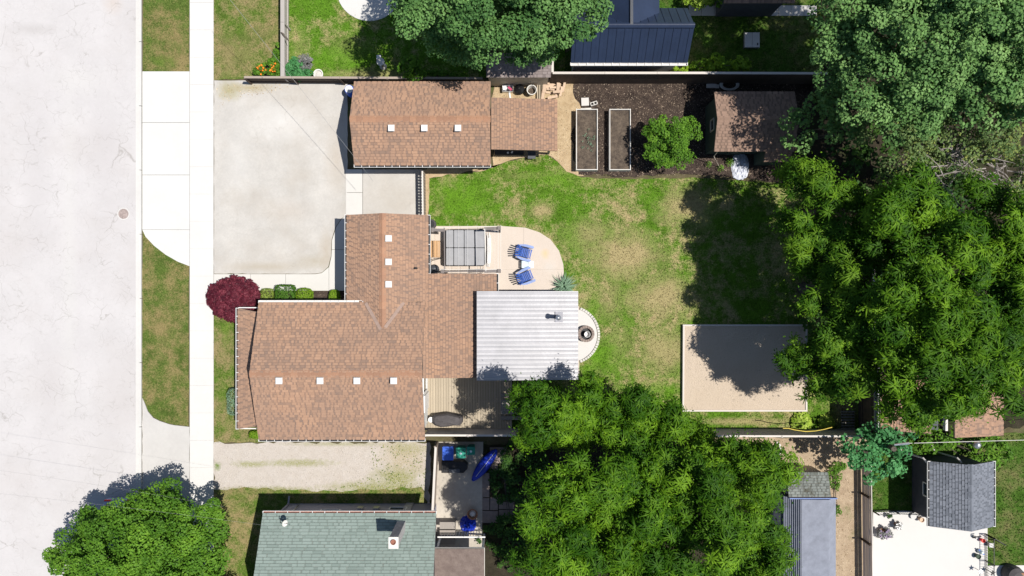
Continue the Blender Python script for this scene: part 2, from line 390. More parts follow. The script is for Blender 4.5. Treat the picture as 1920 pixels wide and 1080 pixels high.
M['leaf_maple'] = leaf_mat('leaf_maple', c4(.045, .12, .032), c4(.105, .22, .06), c4(.19, .34, .105), .2, .6, .25)
M['leaf_maple2'] = leaf_mat('leaf_maple2', c4(.065, .15, .042), c4(.145, .28, .08), c4(.26, .42, .14), .2, .6, .25)
M['leaf_walnut'] = leaf_mat('leaf_walnut', c4(.02, .07, .003), c4(.066, .158, .006), c4(.165, .31, .016))
M['leaf_walnut_dark'] = leaf_mat('leaf_walnut_dark', c4(.02, .07, .004), c4(.062, .15, .007), c4(.16, .29, .018))
M['leaf_yellow'] = leaf_mat('leaf_yellow', c4(.08, .14, .045), c4(.16, .235, .075), c4(.31, .33, .07))
M['leaf_lime'] = leaf_mat('leaf_lime', c4(.09, .19, .012), c4(.17, .30, .018), c4(.26, .38, .03))
M['leaf_pale'] = leaf_mat('leaf_pale', c4(.14, .20, .03), c4(.21, .29, .05), c4(.27, .34, .07), .1)
M['leaf_dkhedge'] = leaf_mat('leaf_dkhedge', c4(.03, .09, .01), c4(.065, .16, .016), c4(.12, .23, .03))
M['leaf_dark'] = leaf_mat('leaf_dark', c4(.02, .06, .015), c4(.05, .12, .02), c4(.09, .18, .03))
M['leaf_red'] = leaf_mat('leaf_red', c4(.05, .008, .016), c4(.12, .018, .032), c4(.24, .05, .07), .15)
M['leaf_sage'] = leaf_mat('leaf_sage', c4(.12, .20, .13), c4(.18, .29, .19), c4(.26, .38, .26), .1, .7)
M['leaf_teal'] = leaf_mat('leaf_teal', c4(.04, .15, .05), c4(.08, .27, .09), c4(.14, .38, .14))
M['leaf_hosta'] = leaf_mat('leaf_hosta', c4(.14, .26, .02), c4(.32, .46, .05), c4(.50, .60, .13))
M['leaf_grey'] = leaf_mat('leaf_grey', c4(.12, .12, .12), c4(.2, .2, .19), c4(.3, .29, .27), .05)

# ------------------------------------------------------------------ ground sheets
def pts_px(pp, h=0): return [P(x, y, h).to_2d() for x, y in pp]
def rough_edge(pts, step=.35, amp=.05):
    out = []; n = len(pts)
    for i in range(n):
        a = Vector(pts[i]); b = Vector(pts[(i + 1) % n]); L = (b - a).length; k = max(1, int(L / step))
        nrm = Vector((-(b - a).y, (b - a).x)) / max(L, 1e-6)
        for j in range(k):
            out.append(a + (b - a) * (j / k) + nrm * (R.uniform(-amp, amp) if j else 0))
    return out
def sheet(name, pp, z, mat, amp=0.0, thick=.0, kind='structure', parent=None, world=False):
    pts = [Vector(p) for p in pp] if world else pts_px(pp)
    if amp: pts = rough_edge(pts, .3, amp)
    b = MB()
    if thick: b.prism([tuple(p) for p in pts], z - thick, z)
    else:
        n = len(pts); a = sum(pts[i][0] * pts[(i + 1) % n][1] - pts[(i + 1) % n][0] * pts[i][1] for i in range(n))
        if a < 0: pts = pts[::-1]
        b.add([(p[0], p[1], z) for p in pts], [tuple(range(n))])
    return b.build(name, mat, parent, kind=kind if parent is None else None)
def circ(cx, cy, r, a0, a1, n): return [(cx + r * math.cos(math.radians(a0 + (a1 - a0) * i / n)), cy + r * math.sin(math.radians(a0 + (a1 - a0) * i / n))) for i in range(n + 1)]

sheet('ground', [(-700, -700), (700, -700), (700, 700), (-700, 700)], 0, M['ground'], world=True)
LAWN = {
 'verge_a': ([(266, -400), (355, -400), (355, 134), (269, 134)], 'lawn_verge'),
 'verge_b': ([(268, 431), (274, 444), (290, 461), (312, 478), (335, 491), (355, 499), (354, 799), (338, 797), (318, 794), (300, 788), (288, 782), (278, 770), (267, 745)], 'lawn_verge'),
 'front_top': ([(401, -400), (528, -400), (535, 147), (410, 150), (401, 150)], 'lawn_front'),
 'top': ([(538, -400), (1060, -400), (1060, 146), (538, 146)], 'lawn_top'),
 'front': ([(401, 590), (500, 590), (500, 829), (401, 829)], 'lawn_front'),
 'front_low': ([(402, 914), (470, 910), (540, 914), (640, 918), (720, 912), (790, 905), (800, 940), (800, 1400), (402, 1400)], 'lawn_front'),
 'back': ([(803, 335), (850, 326), (900, 322), (950, 303), (990, 296), (1025, 290), (1045, 303), (1062, 322), (1090, 333), (1180, 336), (1290, 333), (1370, 338), (1480, 345), (1640, 345), (1640, 812), (900, 812), (900, 560), (803, 422)], 'lawn_back'),
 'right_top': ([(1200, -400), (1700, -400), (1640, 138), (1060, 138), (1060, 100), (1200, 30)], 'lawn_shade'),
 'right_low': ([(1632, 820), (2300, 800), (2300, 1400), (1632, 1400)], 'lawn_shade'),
}
LZ = .02
for k, (pp, mt) in LAWN.items():
    sheet('lawn', pp, LZ, M[mt], amp=.04)

sheet('forest_floor_shade', [(1530, -500), (2400, -500), (2400, 800), (1890, 800), (1640, 835), (1640, 600), (1560, 560), (1540, 345), (1500, 330), (1540, 140)], .045, M['forest_floor_shade'], amp=.15)  # ground below the wood, tree shade painted into its colour
# grass blades: small upright faces spread over the lawns
def in_poly(x, y, poly):
    ins = np.zeros(len(x), bool); n = len(poly)
    for i in range(n):
        x0, y0 = poly[i]; x1, y1 = poly[(i + 1) % n]
        c = ((y0 > y) != (y1 > y)) & (x < (x1 - x0) * (y - y0) / (y1 - y0 + 1e-12) + x0)
        ins ^= c
    return ins
HARD = [[(786, 422), (940, 422), (985, 425), (1014, 434), (1034, 447), (1050, 468), (1058, 495), (1060, 525), (1058, 550), (1080, 572)] + circ(1070, 628, 54, -70, 70, 20) + [(1086, 714), (786, 714)],
        [(1632, 957), (1700, 954), (1762, 965), (1853, 973), (1853, 1055), (2200, 1052), (2200, 1400), (1632, 1400)], [(795, 700), (962, 700), (962, 808), (795, 808)], [(1280, 606), (1514, 606), (1514, 772), (1280, 772)],
        [(556, -110), (834, -110), (757, 2), (735, 24), (693, 42), (651, 24), (629, 2)], [(1290, 9), (1522, 9), (1522, 32), (1290, 32)]]
def blades(name, pp, mat, dens, size=.07, label=None, z=LZ, clip=(-60, -60, 1980, 1140), bias=None):
    poly = [tuple(p) for p in pts_px(pp)]
    lo = P(clip[0], clip[3]); hi = P(clip[2], clip[1])
    x0 = max(min(p[0] for p in poly), lo.x); x1 = min(max(p[0] for p in poly), hi.x)
    y0 = max(min(p[1] for p in poly), lo.y); y1 = min(max(p[1] for p in poly), hi.y)
    n = int((x1 - x0) * (y1 - y0) * dens)
    x = NR.uniform(x0, x1, n); y = NR.uniform(y0, y1, n); m = in_poly(x, y, poly)
    for hp in HARD: m &= ~in_poly(x, y, [tuple(p) for p in pts_px(hp)])
    x = x[m]; y = y[m]; n = len(x)
    a = NR.uniform(0, 2 * np.pi, n); s = size * NR.uniform(.5, 1.3, n); lean = NR.uniform(.2, .9, n); la = NR.uniform(0, 2 * np.pi, n)
    w = s * .35
    v = np.zeros((n, 3, 3)); v[:, 0] = np.stack([x - np.cos(a) * w, y - np.sin(a) * w, np.full(n, z)], 1)
    v[:, 1] = np.stack([x + np.cos(a) * w, y + np.sin(a) * w, np.full(n, z)], 1)
    v[:, 2] = np.stack([x + np.cos(la) * s * lean, y + np.sin(la) * s * lean, z + s * .8], 1)
    o = fast_mesh(name, v.reshape(-1, 3), np.arange(n * 3).reshape(-1, 3), mat, kind='stuff')
    tag(o, label, 'grass'); return o
blades('grass', LAWN['back'][0], M['lawn_back'], 170, .075, 'patchy green and straw grass of the back lawn beside the patio')
blades('grass', LAWN['top'][0], M['lawn_top'], 170, .075, 'bright green grass of the lawn above the garage')
blades('grass', LAWN['front_top'][0], M['lawn_front'], 150, .06, 'dry short grass left of the grey garden fence above the driveway')
blades('grass', LAWN['front'][0], M['lawn_front'], 170, .06, 'narrow strip of grass between sidewalk and brown house front')
blades('grass', LAWN['front_low'][0], M['lawn_front'], 130, .06, 'dry grass around the green roofed house')
blades('grass', LAWN['verge_a'][0], M['lawn_verge'], 170, .055, 'square grass verge above the driveway apron')
blades('grass', LAWN['verge_b'][0], M['lawn_verge'], 170, .055, 'long dry grass verge between street and sidewalk below the driveway')
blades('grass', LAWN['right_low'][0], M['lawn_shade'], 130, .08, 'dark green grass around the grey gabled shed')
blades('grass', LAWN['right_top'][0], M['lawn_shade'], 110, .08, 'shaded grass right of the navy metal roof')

def litter(name, pp, mat, dens, size, label, cat, z, aspect=.4):
    """loose chips lying on a surface"""
    poly = [tuple(p) for p in pts_px(pp)]; x0 = min(p[0] for p in poly); x1 = max(p[0] for p in poly); y0 = min(p[1] for p in poly); y1 = max(p[1] for p in poly)
    n = int((x1 - x0) * (y1 - y0) * dens); x = NR.uniform(x0, x1, n); y = NR.uniform(y0, y1, n); m = in_poly(x, y, poly); x, y = x[m], y[m]; n = len(x)
    nn = np.stack([NR.normal(size=n) * .35, NR.normal(size=n) * .35, np.ones(n)], 1)
    cl = .5 + .5 * np.sin(x * 1.7 + np.sin(y * 1.3) * 2) * np.sin(y * 2.1 + np.sin(x * .9) * 2)
    keep = NR.random(n) < .35 + .65 * cl; x, y, nn = x[keep], y[keep], nn[keep]; n = len(x)
    v = leaf_quads(np.stack([x, y, np.full(n, z + size * .2)], 1), nn, size * NR.uniform(.4, 1.5, n), NR.uniform(0, 6.28, n), aspect, .1)
    tag(fast_mesh(name, v, np.arange(len(v)).reshape(-1, 4), mat, tone=NR.random(n), kind='stuff'), label, cat)
def leaf_quads(p, n, s, hd, aspect=.55, fold=.15):
    N_ = len(p); n = n / (np.linalg.norm(n, axis=1, keepdims=True) + 1e-9)
    ref = np.stack([np.cos(hd), np.sin(hd), np.zeros(N_)], 1); t1 = ref - n * (ref * n).sum(1, keepdims=True); t1 /= (np.linalg.norm(t1, axis=1, keepdims=True) + 1e-9)
    t2 = np.cross(n, t1); s = s[:, None]
    v = np.stack([p - t1 * s * .5, p + t2 * s * aspect * .5 + n * s * fold, p + t1 * s * .5, p - t2 * s * aspect * .5 + n * s * fold], 1)
    return v.reshape(-1, 3)
def chip_mat(name, a, b, c):
    t = NT(name); return t.done(t.ramp(t.tone(), [(0.0, a), (.6, b), (1.0, c)]), .9, None, 0, .1)
M['chips_mulch'] = chip_mat('chips_mulch', c4(.03, .022, .018), c4(.09, .065, .05), c4(.42, .33, .25))
M['chips_straw'] = chip_mat('chips_straw', c4(.20, .14, .08), c4(.46, .35, .22), c4(.66, .57, .42))
M['chips_gravel'] = chip_mat('chips_gravel', c4(.20, .18, .14), c4(.44, .40, .35), c4(.62, .58, .53))
M['chips_green'] = chip_mat('chips_green', c4(.05, .09, .02), c4(.12, .18, .035), c4(.28, .28, .09))
BED = [(1078, 152), (1490, 152), (1490, 338), (1370, 333), (1290, 328), (1180, 332), (1085, 328), (1072, 250), (1090, 205)]
litter('mulch', BED, M['chips_mulch'], 170, .075, 'dark bark mulch with pale chips around the raised beds', 'mulch', .036)
litter('straw', [(925, 152), (1090, 152), (1085, 190), (1078, 240), (1074, 325), (1045, 303), (925, 310)], M['chips_straw'], 110, .06, 'loose straw on the bare soil behind the garage', 'straw', .03)
litter('straw', [(1452, 825), (1605, 825), (1605, 1100), (1452, 1100)], M['chips_straw'], 70, .07, 'dry leaf litter on the dirt yard by the mossy shed', 'leaf litter', .03)
litter('gravel', [(404, 831), (800, 831), (790, 912), (404, 916)], M['chips_gravel'], 60, .045, 'loose gravel on the drive of the green roofed house', 'gravel', .03)
litter('weeds', [(690, 835), (800, 835), (800, 925), (560, 925), (640, 912), (700, 890)], M['chips_green'], 60, .09, 'thin dry weeds at the rear end of the gravel drive', 'weeds', .03)
litter('weeds', [(406, 158), (560, 158), (520, 172), (440, 185), (410, 205)], M['chips_straw'], 90, .07, 'dry straw and weeds in the top corner of the driveway', 'weeds', .034)

# street
sheet('road', [(-700, -1500), (255, -1500), (255, 2500), (-700, 2500)], .012, M['road'])
sheet('road', [(255, -1500), (262.5, -1500), (262.5, 2500), (255, 2500)], .016, M['curb'])     # gutter pan
y = -400
cr = bpy.data.objects.new('kerb', None); C.objects.link(cr); cr['kind'] = 'structure'
while y < 1500:
    sheet('kerb_stone', [(262.5, y), (267, y), (267, y + 119), (262.5, y + 119)], .12, M['curb'], thick=.1, parent=cr); y += 120
# sidewalk slabs
sw = bpy.data.objects.new('sidewalk', None); C.objects.link(sw); sw['kind'] = 'structure'
y = -250
me = None
while y < 1400:
    o = sheet('slab', [(357.3, y), (400.7, y), (400.7, y + 50.7), (357.3, y + 50.7)], .06 + R.uniform(-.002, .002), M['sidewalk'], thick=.055, parent=sw); y += 51.2
sheet('sidewalk_bed', [(356.5, -400), (401.3, -400), (401.3, 1500), (356.5, 1500)], .045, M['apron_old'], thick=.03)
ap = bpy.data.objects.new('driveway_apron', None); C.objects.link(ap); ap['kind'] = 'structure'
for a, b in ((134.5, 230), (230.6, 328), (328.6, 430.5)):
    sheet('slab', [(268, a), (356, a), (356, b), (268, b)], .052, M['apron'], thick=.045, parent=ap)
sheet('slab', [(268, 431), (274, 444), (290, 461), (312, 478), (335, 491), (356, 499), (356, 431)], .052, M['apron'], thick=.045, parent=ap)
sheet('driveway_apron', [(268, 746), (278, 771), (288, 783), (300, 789), (318, 795), (338, 798), (356, 800), (356, 1500), (268, 1500)], .05, M['apron_old'], thick=.045, amp=.02)
# front yard surfaces
sheet('driveway', [(402, 151), (652, 151), (652, 403), (640, 410), (630, 425), (622, 450), (621, 480), (616, 500), (604, 511), (592, 513), (402, 513)], .034, M['driveway'], amp=.02)
ww = bpy.data.objects.new('walkway', None); C.objects.link(ww); ww['kind'] = 'structure'
ycv = [(592, 514), (604, 512), (617, 501), (622, 481), (623, 451), (631, 426), (641, 411), (650, 404)]
sheet('slab', [(402, 514), (470, 514), (470, 568), (402, 568)], .06, M['walkway'], thick=.05, parent=ww)
sheet('slab', [(470.7, 514), (536, 514), (536, 545), (470.7, 545)], .06, M['walkway'], thick=.05, parent=ww)
sheet('slab', [(536.7, 514)] + ycv[:3] + [(617, 545), (536.7, 545)], .06, M['walkway'], thick=.05, parent=ww)
sheet('slab', [(617.6, 501)] + ycv[3:4] + [(622.6, 468.5), (668, 468.5), (668, 545), (617.6, 545)], .06, M['walkway'], thick=.05, parent=ww)
sheet('slab', [(622.6, 467.8)] + ycv[4:] + [(668, 404), (668, 467.8)], .06, M['walkway'], thick=.05, parent=ww)
sheet('slab', [(649, 318), (680, 318), (680, 361), (649, 361)], .06, M['walkway'], thick=.05, parent=ww)
sheet('slab', [(649, 361.7), (680, 361.7), (680, 403.4), (649, 403.4)], .06, M['walkway'], thick=.05, parent=ww)
sheet('parking_pad', [(680.8, 318), (792, 318), (792, 420), (680.8, 420)], .05, M['driveway'], thick=.04)
sheet('soil_strip', [(792, 318), (806, 318), (802, 420), (792, 420)], .03, M['straw'], amp=.04)
sheet('garden_bed', [(470, 545.6), (668, 545.6), (668, 575), (470, 575)], .04, M['mulch'])
# back yard surfaces
sheet('straw_yard', [(800, 315), (925, 315), (925, 152), (1090, 152), (1085, 190), (1100, 200), (1078, 240), (1074, 300), (1095, 330), (1062, 322), (1045, 303), (1025, 290), (990, 296), (950, 303), (900, 322), (850, 326), (803, 335)], .028, M['straw'], amp=.08)
sheet('mulch_bed', [(1075, 152), (1640, 152), (1640, 345), (1480, 345), (1370, 333), (1290, 327), (1180, 331), (1085, 327), (1070, 250), (1090, 205), (1078, 185)], .036, M['mulch'], amp=.1)
sheet('patio', [(790, 424), (940, 424), (985, 427), (1012, 436), (1032, 449), (1048, 470), (1056, 495), (1058, 525), (1056, 550), (1086, 575), (1086, 700), (790, 700)], .05, M['patio'], thick=.04)
M['joint'] = plain('joint', c4(.40, .35, .30), .1, 4, .9)
for a in (505,):
    sheet('patio_joint', [(925, a), (1056, a), (1056, a + .5), (925, a + .5)], .054, M['joint'])
sheet('patio_joint', [(981.5, 427.5), (982, 427.5), (982, 560), (981.5, 560)], .0545, M['joint'])
sheet('patio', circ(1070, 628, 50, -70, 70, 20) + [(1070, 675), (1070, 581)], .058, M['patio_white'], thick=.04)
sheet('gravel_drive', [(402, 829), (806, 829), (806, 960), (790, 912), (720, 916), (640, 922), (540, 918), (470, 914), (402, 918)], .03, M['gravel_drive'], amp=.1)
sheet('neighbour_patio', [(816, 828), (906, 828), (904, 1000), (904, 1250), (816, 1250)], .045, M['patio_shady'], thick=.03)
sheet('forest_floor_shade', [(907, 832), (1470, 832), (1470, 1300), (907, 1300)], .026, M['forest_floor_shade'], amp=.1)  # same dark ground under the bottom walnuts, their shade put into the colour
sheet('dirt_yard', [(1370, 820), (1632, 820), (1630, 1300), (1452, 1300), (1440, 870)], .03, M['dirt_yard'], amp=.05)
sheet('neighbour_patio', [(1636, 960), (1700, 957), (1760, 968), (1850, 976), (1850, 1400), (1632, 1400)], .06, M['patio_white'], thick=.05)
sheet('neighbour_walk', [(1851, 1060), (2200, 1055), (2200, 1400), (1851, 1400)], .058, M['patio_white'], thick=.05)
pv = bpy.data.objects.new('paver_path', None); C.objects.link(pv); pv['kind'] = 'structure'
for (x0, y0, x1, y1) in ((918, 838, 950, 869), (918, 870, 934, 885), (904, 886, 918, 932), (904, 933, 918, 956), (918.7, 932, 934, 956), (904, 957, 934, 980), (935, 940, 965, 954), (935, 955, 965, 971)):
    sheet('paver', [(x0 + .4, y0 + .4), (x1 - .4, y0 + .4), (x1 - .4, y1 - .4), (x0 + .4, y1 - .4)], .06, M['paver'], thick=.05, parent=pv)
gp = bpy.data.objects.new('slab_path', None); C.objects.link(gp); gp['kind'] = 'structure'
x = 1291
while x < 1520:
    sheet('slab', [(x, 11), (x + 23.3, 11), (x + 23.3, 30), (x, 30)], .05, M['apron_old'], thick=.04, parent=gp); x += 24
# manhole
t = thing('manhole_cover', P(232, 401, .012), 'round rusty manhole cover set in the pale street', 'manhole')
p = P(232, 401)
MB().lathe(p.x, p.y, [(.34, .010), (.34, .024), (.29, .025), (.29, .018)], 28).build('frame', M['curb'], t)
b = MB(); b.lathe(p.x, p.y, [(.285, .012), (.285, .022), (.27, .024)], 28)
for i in range(-3, 4):
    for j in range(-3, 4):
        if i * i + j * j < 11: b.box(p.x + i * .07, p.y + j * .07, .026, .04, .04, .006)
b.build('lid', M['rust'], t)

# ------------------------------------------------------------------ roofs
def lerp(a, b, t): return a + (b - a) * t
def shingles(parent, e0, e1, r1, r0, mat, expo=.145, name='shingles', seed=1, thick=.10, fascia='white', tab=(.09, .30)):
    """a roof slope: eave e0-e1, top r0-r1; a solid slab with courses of laminated shingle tabs laid on it"""
    rr = random.Random(seed)
    e0, e1, r0, r1 = Vector(e0), Vector(e1), Vector(r0), Vector(r1)
    nrm = (e1 - e0).cross(r0 - e0).normalized()
    if nrm.z < 0: nrm = -nrm
    dn = Vector((0, 0, -thick))
    MB().hull([e0 + dn, e1 + dn, r1 + dn, r0 + dn], [e0 - nrm * .002, e1 - nrm * .002, r1 - nrm * .002, r0 - nrm * .002]).build('roof_slope', M['underlay'], parent)
    L = ((r0 + r1) / 2 - (e0 + e1) / 2).length; nc = max(1, round(L / expo)); b = MB()
    for c in range(nc):
        t0 = c / nc; t1 = (c + 1) / nc
        a0 = lerp(e0, r0, t0); a1 = lerp(e1, r1, t0); b0 = lerp(e0, r0, t1); b1 = lerp(e1, r1, t1)
        if c == 0: ov = ((e0 - r0).normalized() * .03); a0 = a0 + ov; a1 = a1 + ov
        ln = (a1 - a0).length
        if ln < .1: continue
        # base strips, then the raised tabs of the laminated shingle; the joint above each course stays recessed
        c0, c1 = lerp(a0, b0, .905), lerp(a1, b1, .905)
        s = -rr.uniform(0, .9)
        while s < ln:
            u0 = max(0, s) / ln; u1 = min(ln, s + .97) / ln
            if u1 > u0: b.add([lerp(a0, a1, u0) + nrm * .012, lerp(a0, a1, u1) + nrm * .012, lerp(c0, c1, u1) + nrm * .003, lerp(c0, c1, u0) + nrm * .003, lerp(a0, a1, u0), lerp(a0, a1, u1)],
                              [(0, 1, 2, 3), (4, 5, 1, 0)], rr.uniform(.12, .36))
            s += .98
        s = -rr.uniform(0, 1.5)
        while s < ln:
            w = rr.uniform(*tab); g = rr.uniform(.035, .10) * (2.2 if rr.random() < .12 else 1)
            u0 = max(0, s) / ln; u1 = min(ln, s + w) / ln
            if u1 - u0 > .03 / ln:
                q = [lerp(a0, a1, u0) + nrm * .03, lerp(a0, a1, u1) + nrm * .03, lerp(c0, c1, u1) + nrm * .012, lerp(c0, c1, u0) + nrm * .012, lerp(a0, a1, u0) + nrm * .005, lerp(a0, a1, u1) + nrm * .005, lerp(c0, c1, u1), lerp(c0, c1, u0)]
                b.add(q, [(0, 1, 2, 3), (4, 5, 1, 0), (7, 4, 0, 3), (5, 6, 2, 1)], min(1, max(0, rr.gauss(.70, .09))) if rr.random() > .16 else rr.uniform(.2, .45))
            s += w + g
    b.build(name, mat, parent, kind='stuff')

def ridge_caps(parent, a, b, mat, w=.36, drop=.075, seed=3, step=.33):
    rr = random.Random(seed); a = Vector(a); b = Vector(b); L = (b - a).length; n = int(L / step); d = (b - a).normalized(); s = Vector((-d.y, d.x, 0)).normalized()
    for i in range(n):
        p0 = a + d * (L * i / n); p1 = a + d * (L * (i + 1) / n + .03); u = Vector((0, 0, .035)); v = Vector((0, 0, .022))
        MB().add([p0 + u, p0 + s * w / 2 - Vector((0, 0, drop - .03)), p0 - s * w / 2 - Vector((0, 0, drop - .03)), p1 + v, p1 + s * w / 2 - Vector((0, 0, drop - .018)), p1 - s * w / 2 - Vector((0, 0, drop - .018)),
                  p0, p0 + s * w / 2 - Vector((0, 0, drop)), p0 - s * w / 2 - Vector((0, 0, drop))],
                 [(0, 3, 4, 1), (0, 2, 5, 3), (6, 0, 1, 7), (6, 8, 2, 0)], rr.choice([.35, .5, .6, .7, .3])).build('ridge_shingle', mat, parent)

def gutter(parent, a, b, side, mat='white', w=.12, strap=.40, inner='dark'):
    """open trough hung along a-b, side = unit vector away from the roof, with hanger straps across it"""
    a = Vector(a); b = Vector(b); side = Vector(side); d = (b - a).normalized(); L = (b - a).length
    m = MB(); z = Vector((0, 0, 1))
    A = a - z * .10; B = b - z * .10
    for off, h0, h1 in ((w, 0, .095), (.0, 0, .08)):
        q = side * off; tk = side * .016
        m.hull([A + q, B + q, B + q + tk, A + q + tk], [A + q + z * h1, B + q + z * h1, B + q + tk + z * h1, A + q + tk + z * h1])
    for e in (A, B): m.hull([e, e + side * w, e + side * w + d * .012, e + d * .012], [e + z * .09, e + side * w + z * .09, e + side * w + d * .012 + z * .09, e + d * .012 + z * .09])
    g = m.build('gutter', M[mat], parent)
    MB().hull([A + side * .016, B + side * .016, B + side * w, A + side * w], [A + side * .016 + z * .012, B + side * .016 + z * .012, B + side * w + z * .012, A + side * w + z * .012]).build('gutter_floor', M[inner], parent)
    s = MB(); n = max(1, int(L / strap))
    for i in range(n + 1):
        p = A + d * (L * i / n) + z * .1
        s.bar(p - side * .03, p + side * (w + .012), .028, .008)
    s.build('gutter_straps', M[mat], parent, kind='stuff')

def window(parent, c, nrm, w, h, frame='white'):
    c = Vector(c); nrm = Vector(nrm).normalized(); s = Vector((-nrm.y, nrm.x, 0)); z = Vector((0, 0, 1)); m = MB()
    for sg in (-1, 1):
        m.bar(c + s * sg * w / 2 - z * h / 2 + nrm * .02, c + s * sg * w / 2 + z * h / 2 + nrm * .02, .06, .06)
        m.bar(c + z * sg * (h / 2 - .001) - s * (w / 2 - .03) + nrm * .02, c + z * sg * (h / 2 - .001) + s * (w / 2 - .03) + nrm * .02, .055, .055)
    f = m.build('window', M[frame], parent)
    q = MB(); a = nrm * .008
    q.hull([c - s * w / 2 - z * h / 2, c + s * w / 2 - z * h / 2, c + s * w / 2 - z * h / 2 + a, c - s * w / 2 - z * h / 2 + a], [c - s * w / 2 + z * h / 2, c + s * w / 2 + z * h / 2, c + s * w / 2 + z * h / 2 + a, c - s * w / 2 + z * h / 2 + a])
    q.build('pane', M['glass'], f)

def door(parent, c, nrm, w, h, mat='white'):
    c = Vector(c); nrm = Vector(nrm).normalized(); s = Vector((-nrm.y, nrm.x, 0)); z = Vector((0, 0, 1)); a = nrm * .04
    d = MB().hull([c - s * w / 2, c + s * w / 2, c + s * w / 2 + a, c - s * w / 2 + a], [c - s * w / 2 + z * h, c + s * w / 2 + z * h, c + s * w / 2 + z * h + a, c - s * w / 2 + z * h + a]).build('door', M[mat], parent)
    MB().bar(c + s * w * .38 + z * 1.0 + nrm * .05, c + s * w * .38 + z * 1.0 + nrm * .11, .05).build('handle', M['steel'], d)

def roof_vent(parent, px, py, plane):
    """square box vent sitting on a slope; plane(x, y) = roof height"""
    p = P(px, py, 4.0); 
    for _ in range(4): z = plane(p.x, p.y); p = P(px, py, z + .2)
    x, y = p.x, p.y; z = plane(x, y)
    f = MB(); f.hull([Vector((x + dx, y + dy, plane(x + dx, y + dy) + .02)) for dx, dy in ((-.24, -.24), (.24, -.24), (.24, .24), (-.24, .24))], [Vector((x + dx, y + dy, plane(x + dx, y + dy) + .034)) for dx, dy in ((-.24, -.24), (.24, -.24), (.24, .24), (-.24, .24))])
    v = f.build('roof_vent', M['shingle_brown'], parent)
    m = MB(); m.box(x, y, z + .11, .26, .26, .20); m.build('vent_base', M['offwhite'], v)
    m = MB(); m.hull([(x - .17, y - .17, z + .20), (x + .17, y - .17, z + .20), (x + .17, y + .17, z + .20), (x - .17, y + .17, z + .20)], [(x - .145, y - .145, z + .25), (x + .145, y - .145, z + .25), (x + .145, y + .145, z + .25), (x - .145, y + .145, z + .25)])
    m.build('vent_cap', M['white'], v)

def wall_box(parent, x0, y0, x1, y1, z1, mat, z0=0, name='wall'):
    return MB().box((x0 + x1) / 2, (y0 + y1) / 2, (z0 + z1) / 2, abs(x1 - x0), abs(y1 - y0), z1 - z0).build(name, M[mat], parent)

def px_x(px, h): return P(px, 540, h).x
def px_y(py, h): return P(960, py, h).y
V = Vector
# ---- the brown house
AE, AR = 3.15, 4.4
hx0 = px_x(485, AE); hx1 = px_x(797, AE); hyn = px_y(568, AE); hys = px_y(823, AE); hyr = (hyn + hys) / 2
H = thing('house', V(((hx0 + hx1) / 2, (hyn + hys) / 2, 0)), 'brown shingled house with cross gables and white square roof vents beside the red bush', 'house')
o = .35
def gable_walls(parent, x0, y0, x1, y1, ze, zr, axis, mat):
    """body with gable ends; axis = direction of the ridge"""
    m = MB()
    if axis == 'x':
        ym = (y0 + y1) / 2
        prof = [(y0, 0), (y1, 0), (y1, ze), (ym, zr), (y0, ze)]
        m.hull([(x0, a, b) for a, b in prof], [(x1, a, b) for a, b in prof])
    else:
        xm = (x0 + x1) / 2
        prof = [(x0, 0), (x1, 0), (x1, ze), (xm, zr), (x0, ze)]
        m.hull([(a, y1, b) for a, b in prof], [(a, y0, b) for a, b in prof])
    return m.build('wall', M[mat], parent)
gable_walls(H, hx0 + .3, hys + .3, hx1 - .2, hyn - .3, AE - .02, AR - .12, 'x', 'siding_white')
SB = M['shingle_brown']
shingles(H, (hx0, hyn, AE), (hx1, hyn, AE), (hx1, hyr, AR), (hx0, hyr, AR), SB, seed=1)
shingles(H, (hx1, hys, AE), (hx0, hys, AE), (hx0, hyr, AR), (hx1, hyr, AR), SB, seed=2)
ridge_caps(H, (hx0, hyr, AR), (hx1, hyr, AR), M['ridge_brown'])
planeA = lambda x, y: AR - (AR - AE) * abs(y - hyr) / (hyn - hyr)
# wing B going up the picture
BR, BL, BRt = 3.6, 2.75, 2.65
bxr = px_x(717, BR); bxl = px_x(651, BL); bxt = px_x(802, BRt); byt = px_y(403, BL); byb = hyr + 1.9
shingles(H, (bxl, hyn - .05, BL), (bxl, byt, BL), (bxr, byt, BR), (bxr, byb + .1, BR), SB, seed=3)
# lengthen the left slope past A's eave as the valley needs it
shingles(H, (bxt, byt, BRt), (bxt, hyn - 2.0, BRt), (bxr, byb + .1, BR), (bxr, byt, BR), SB, seed=5)
ridge_caps(H, (bxr, byt, BR), (bxr, byb + .25, BR), M['ridge_brown'], seed=5)
planeB = lambda x, y: BR - (BR - BL) * (bxr - x) / (bxr - bxl) if x < bxr else BR - (BR - BRt) * (x - bxr) / (bxt - bxr)
m = MB(); prof = [(bxl + .3, 0), (bxt - .3, 0), (bxt - .3, BRt - .05), (bxr, BR - .12), (bxl + .3, BL - .02)]
m.hull([(a, hyn - .5, b) for a, b in prof], [(a, byt - .3, b) for a, b in prof]); m.build('wall', M['siding_white'], H)
# C: low slope to the right
cx1 = px_x(930, 2.3); cyt = px_y(513, 2.65); cyb = px_y(709, 2.6)
shingles(H, (cx1, cyt, 2.3), (cx1, cyb, 2.3), (bxt - .25, cyb, 2.70), (bxt - .25, cyt, 2.70), SB, seed=7)
wall_box(H, bxt - .4, cyb + .3, cx1 - .3, cyt - .3, 2.2, 'siding_white')
planeC = lambda x, y: 2.72
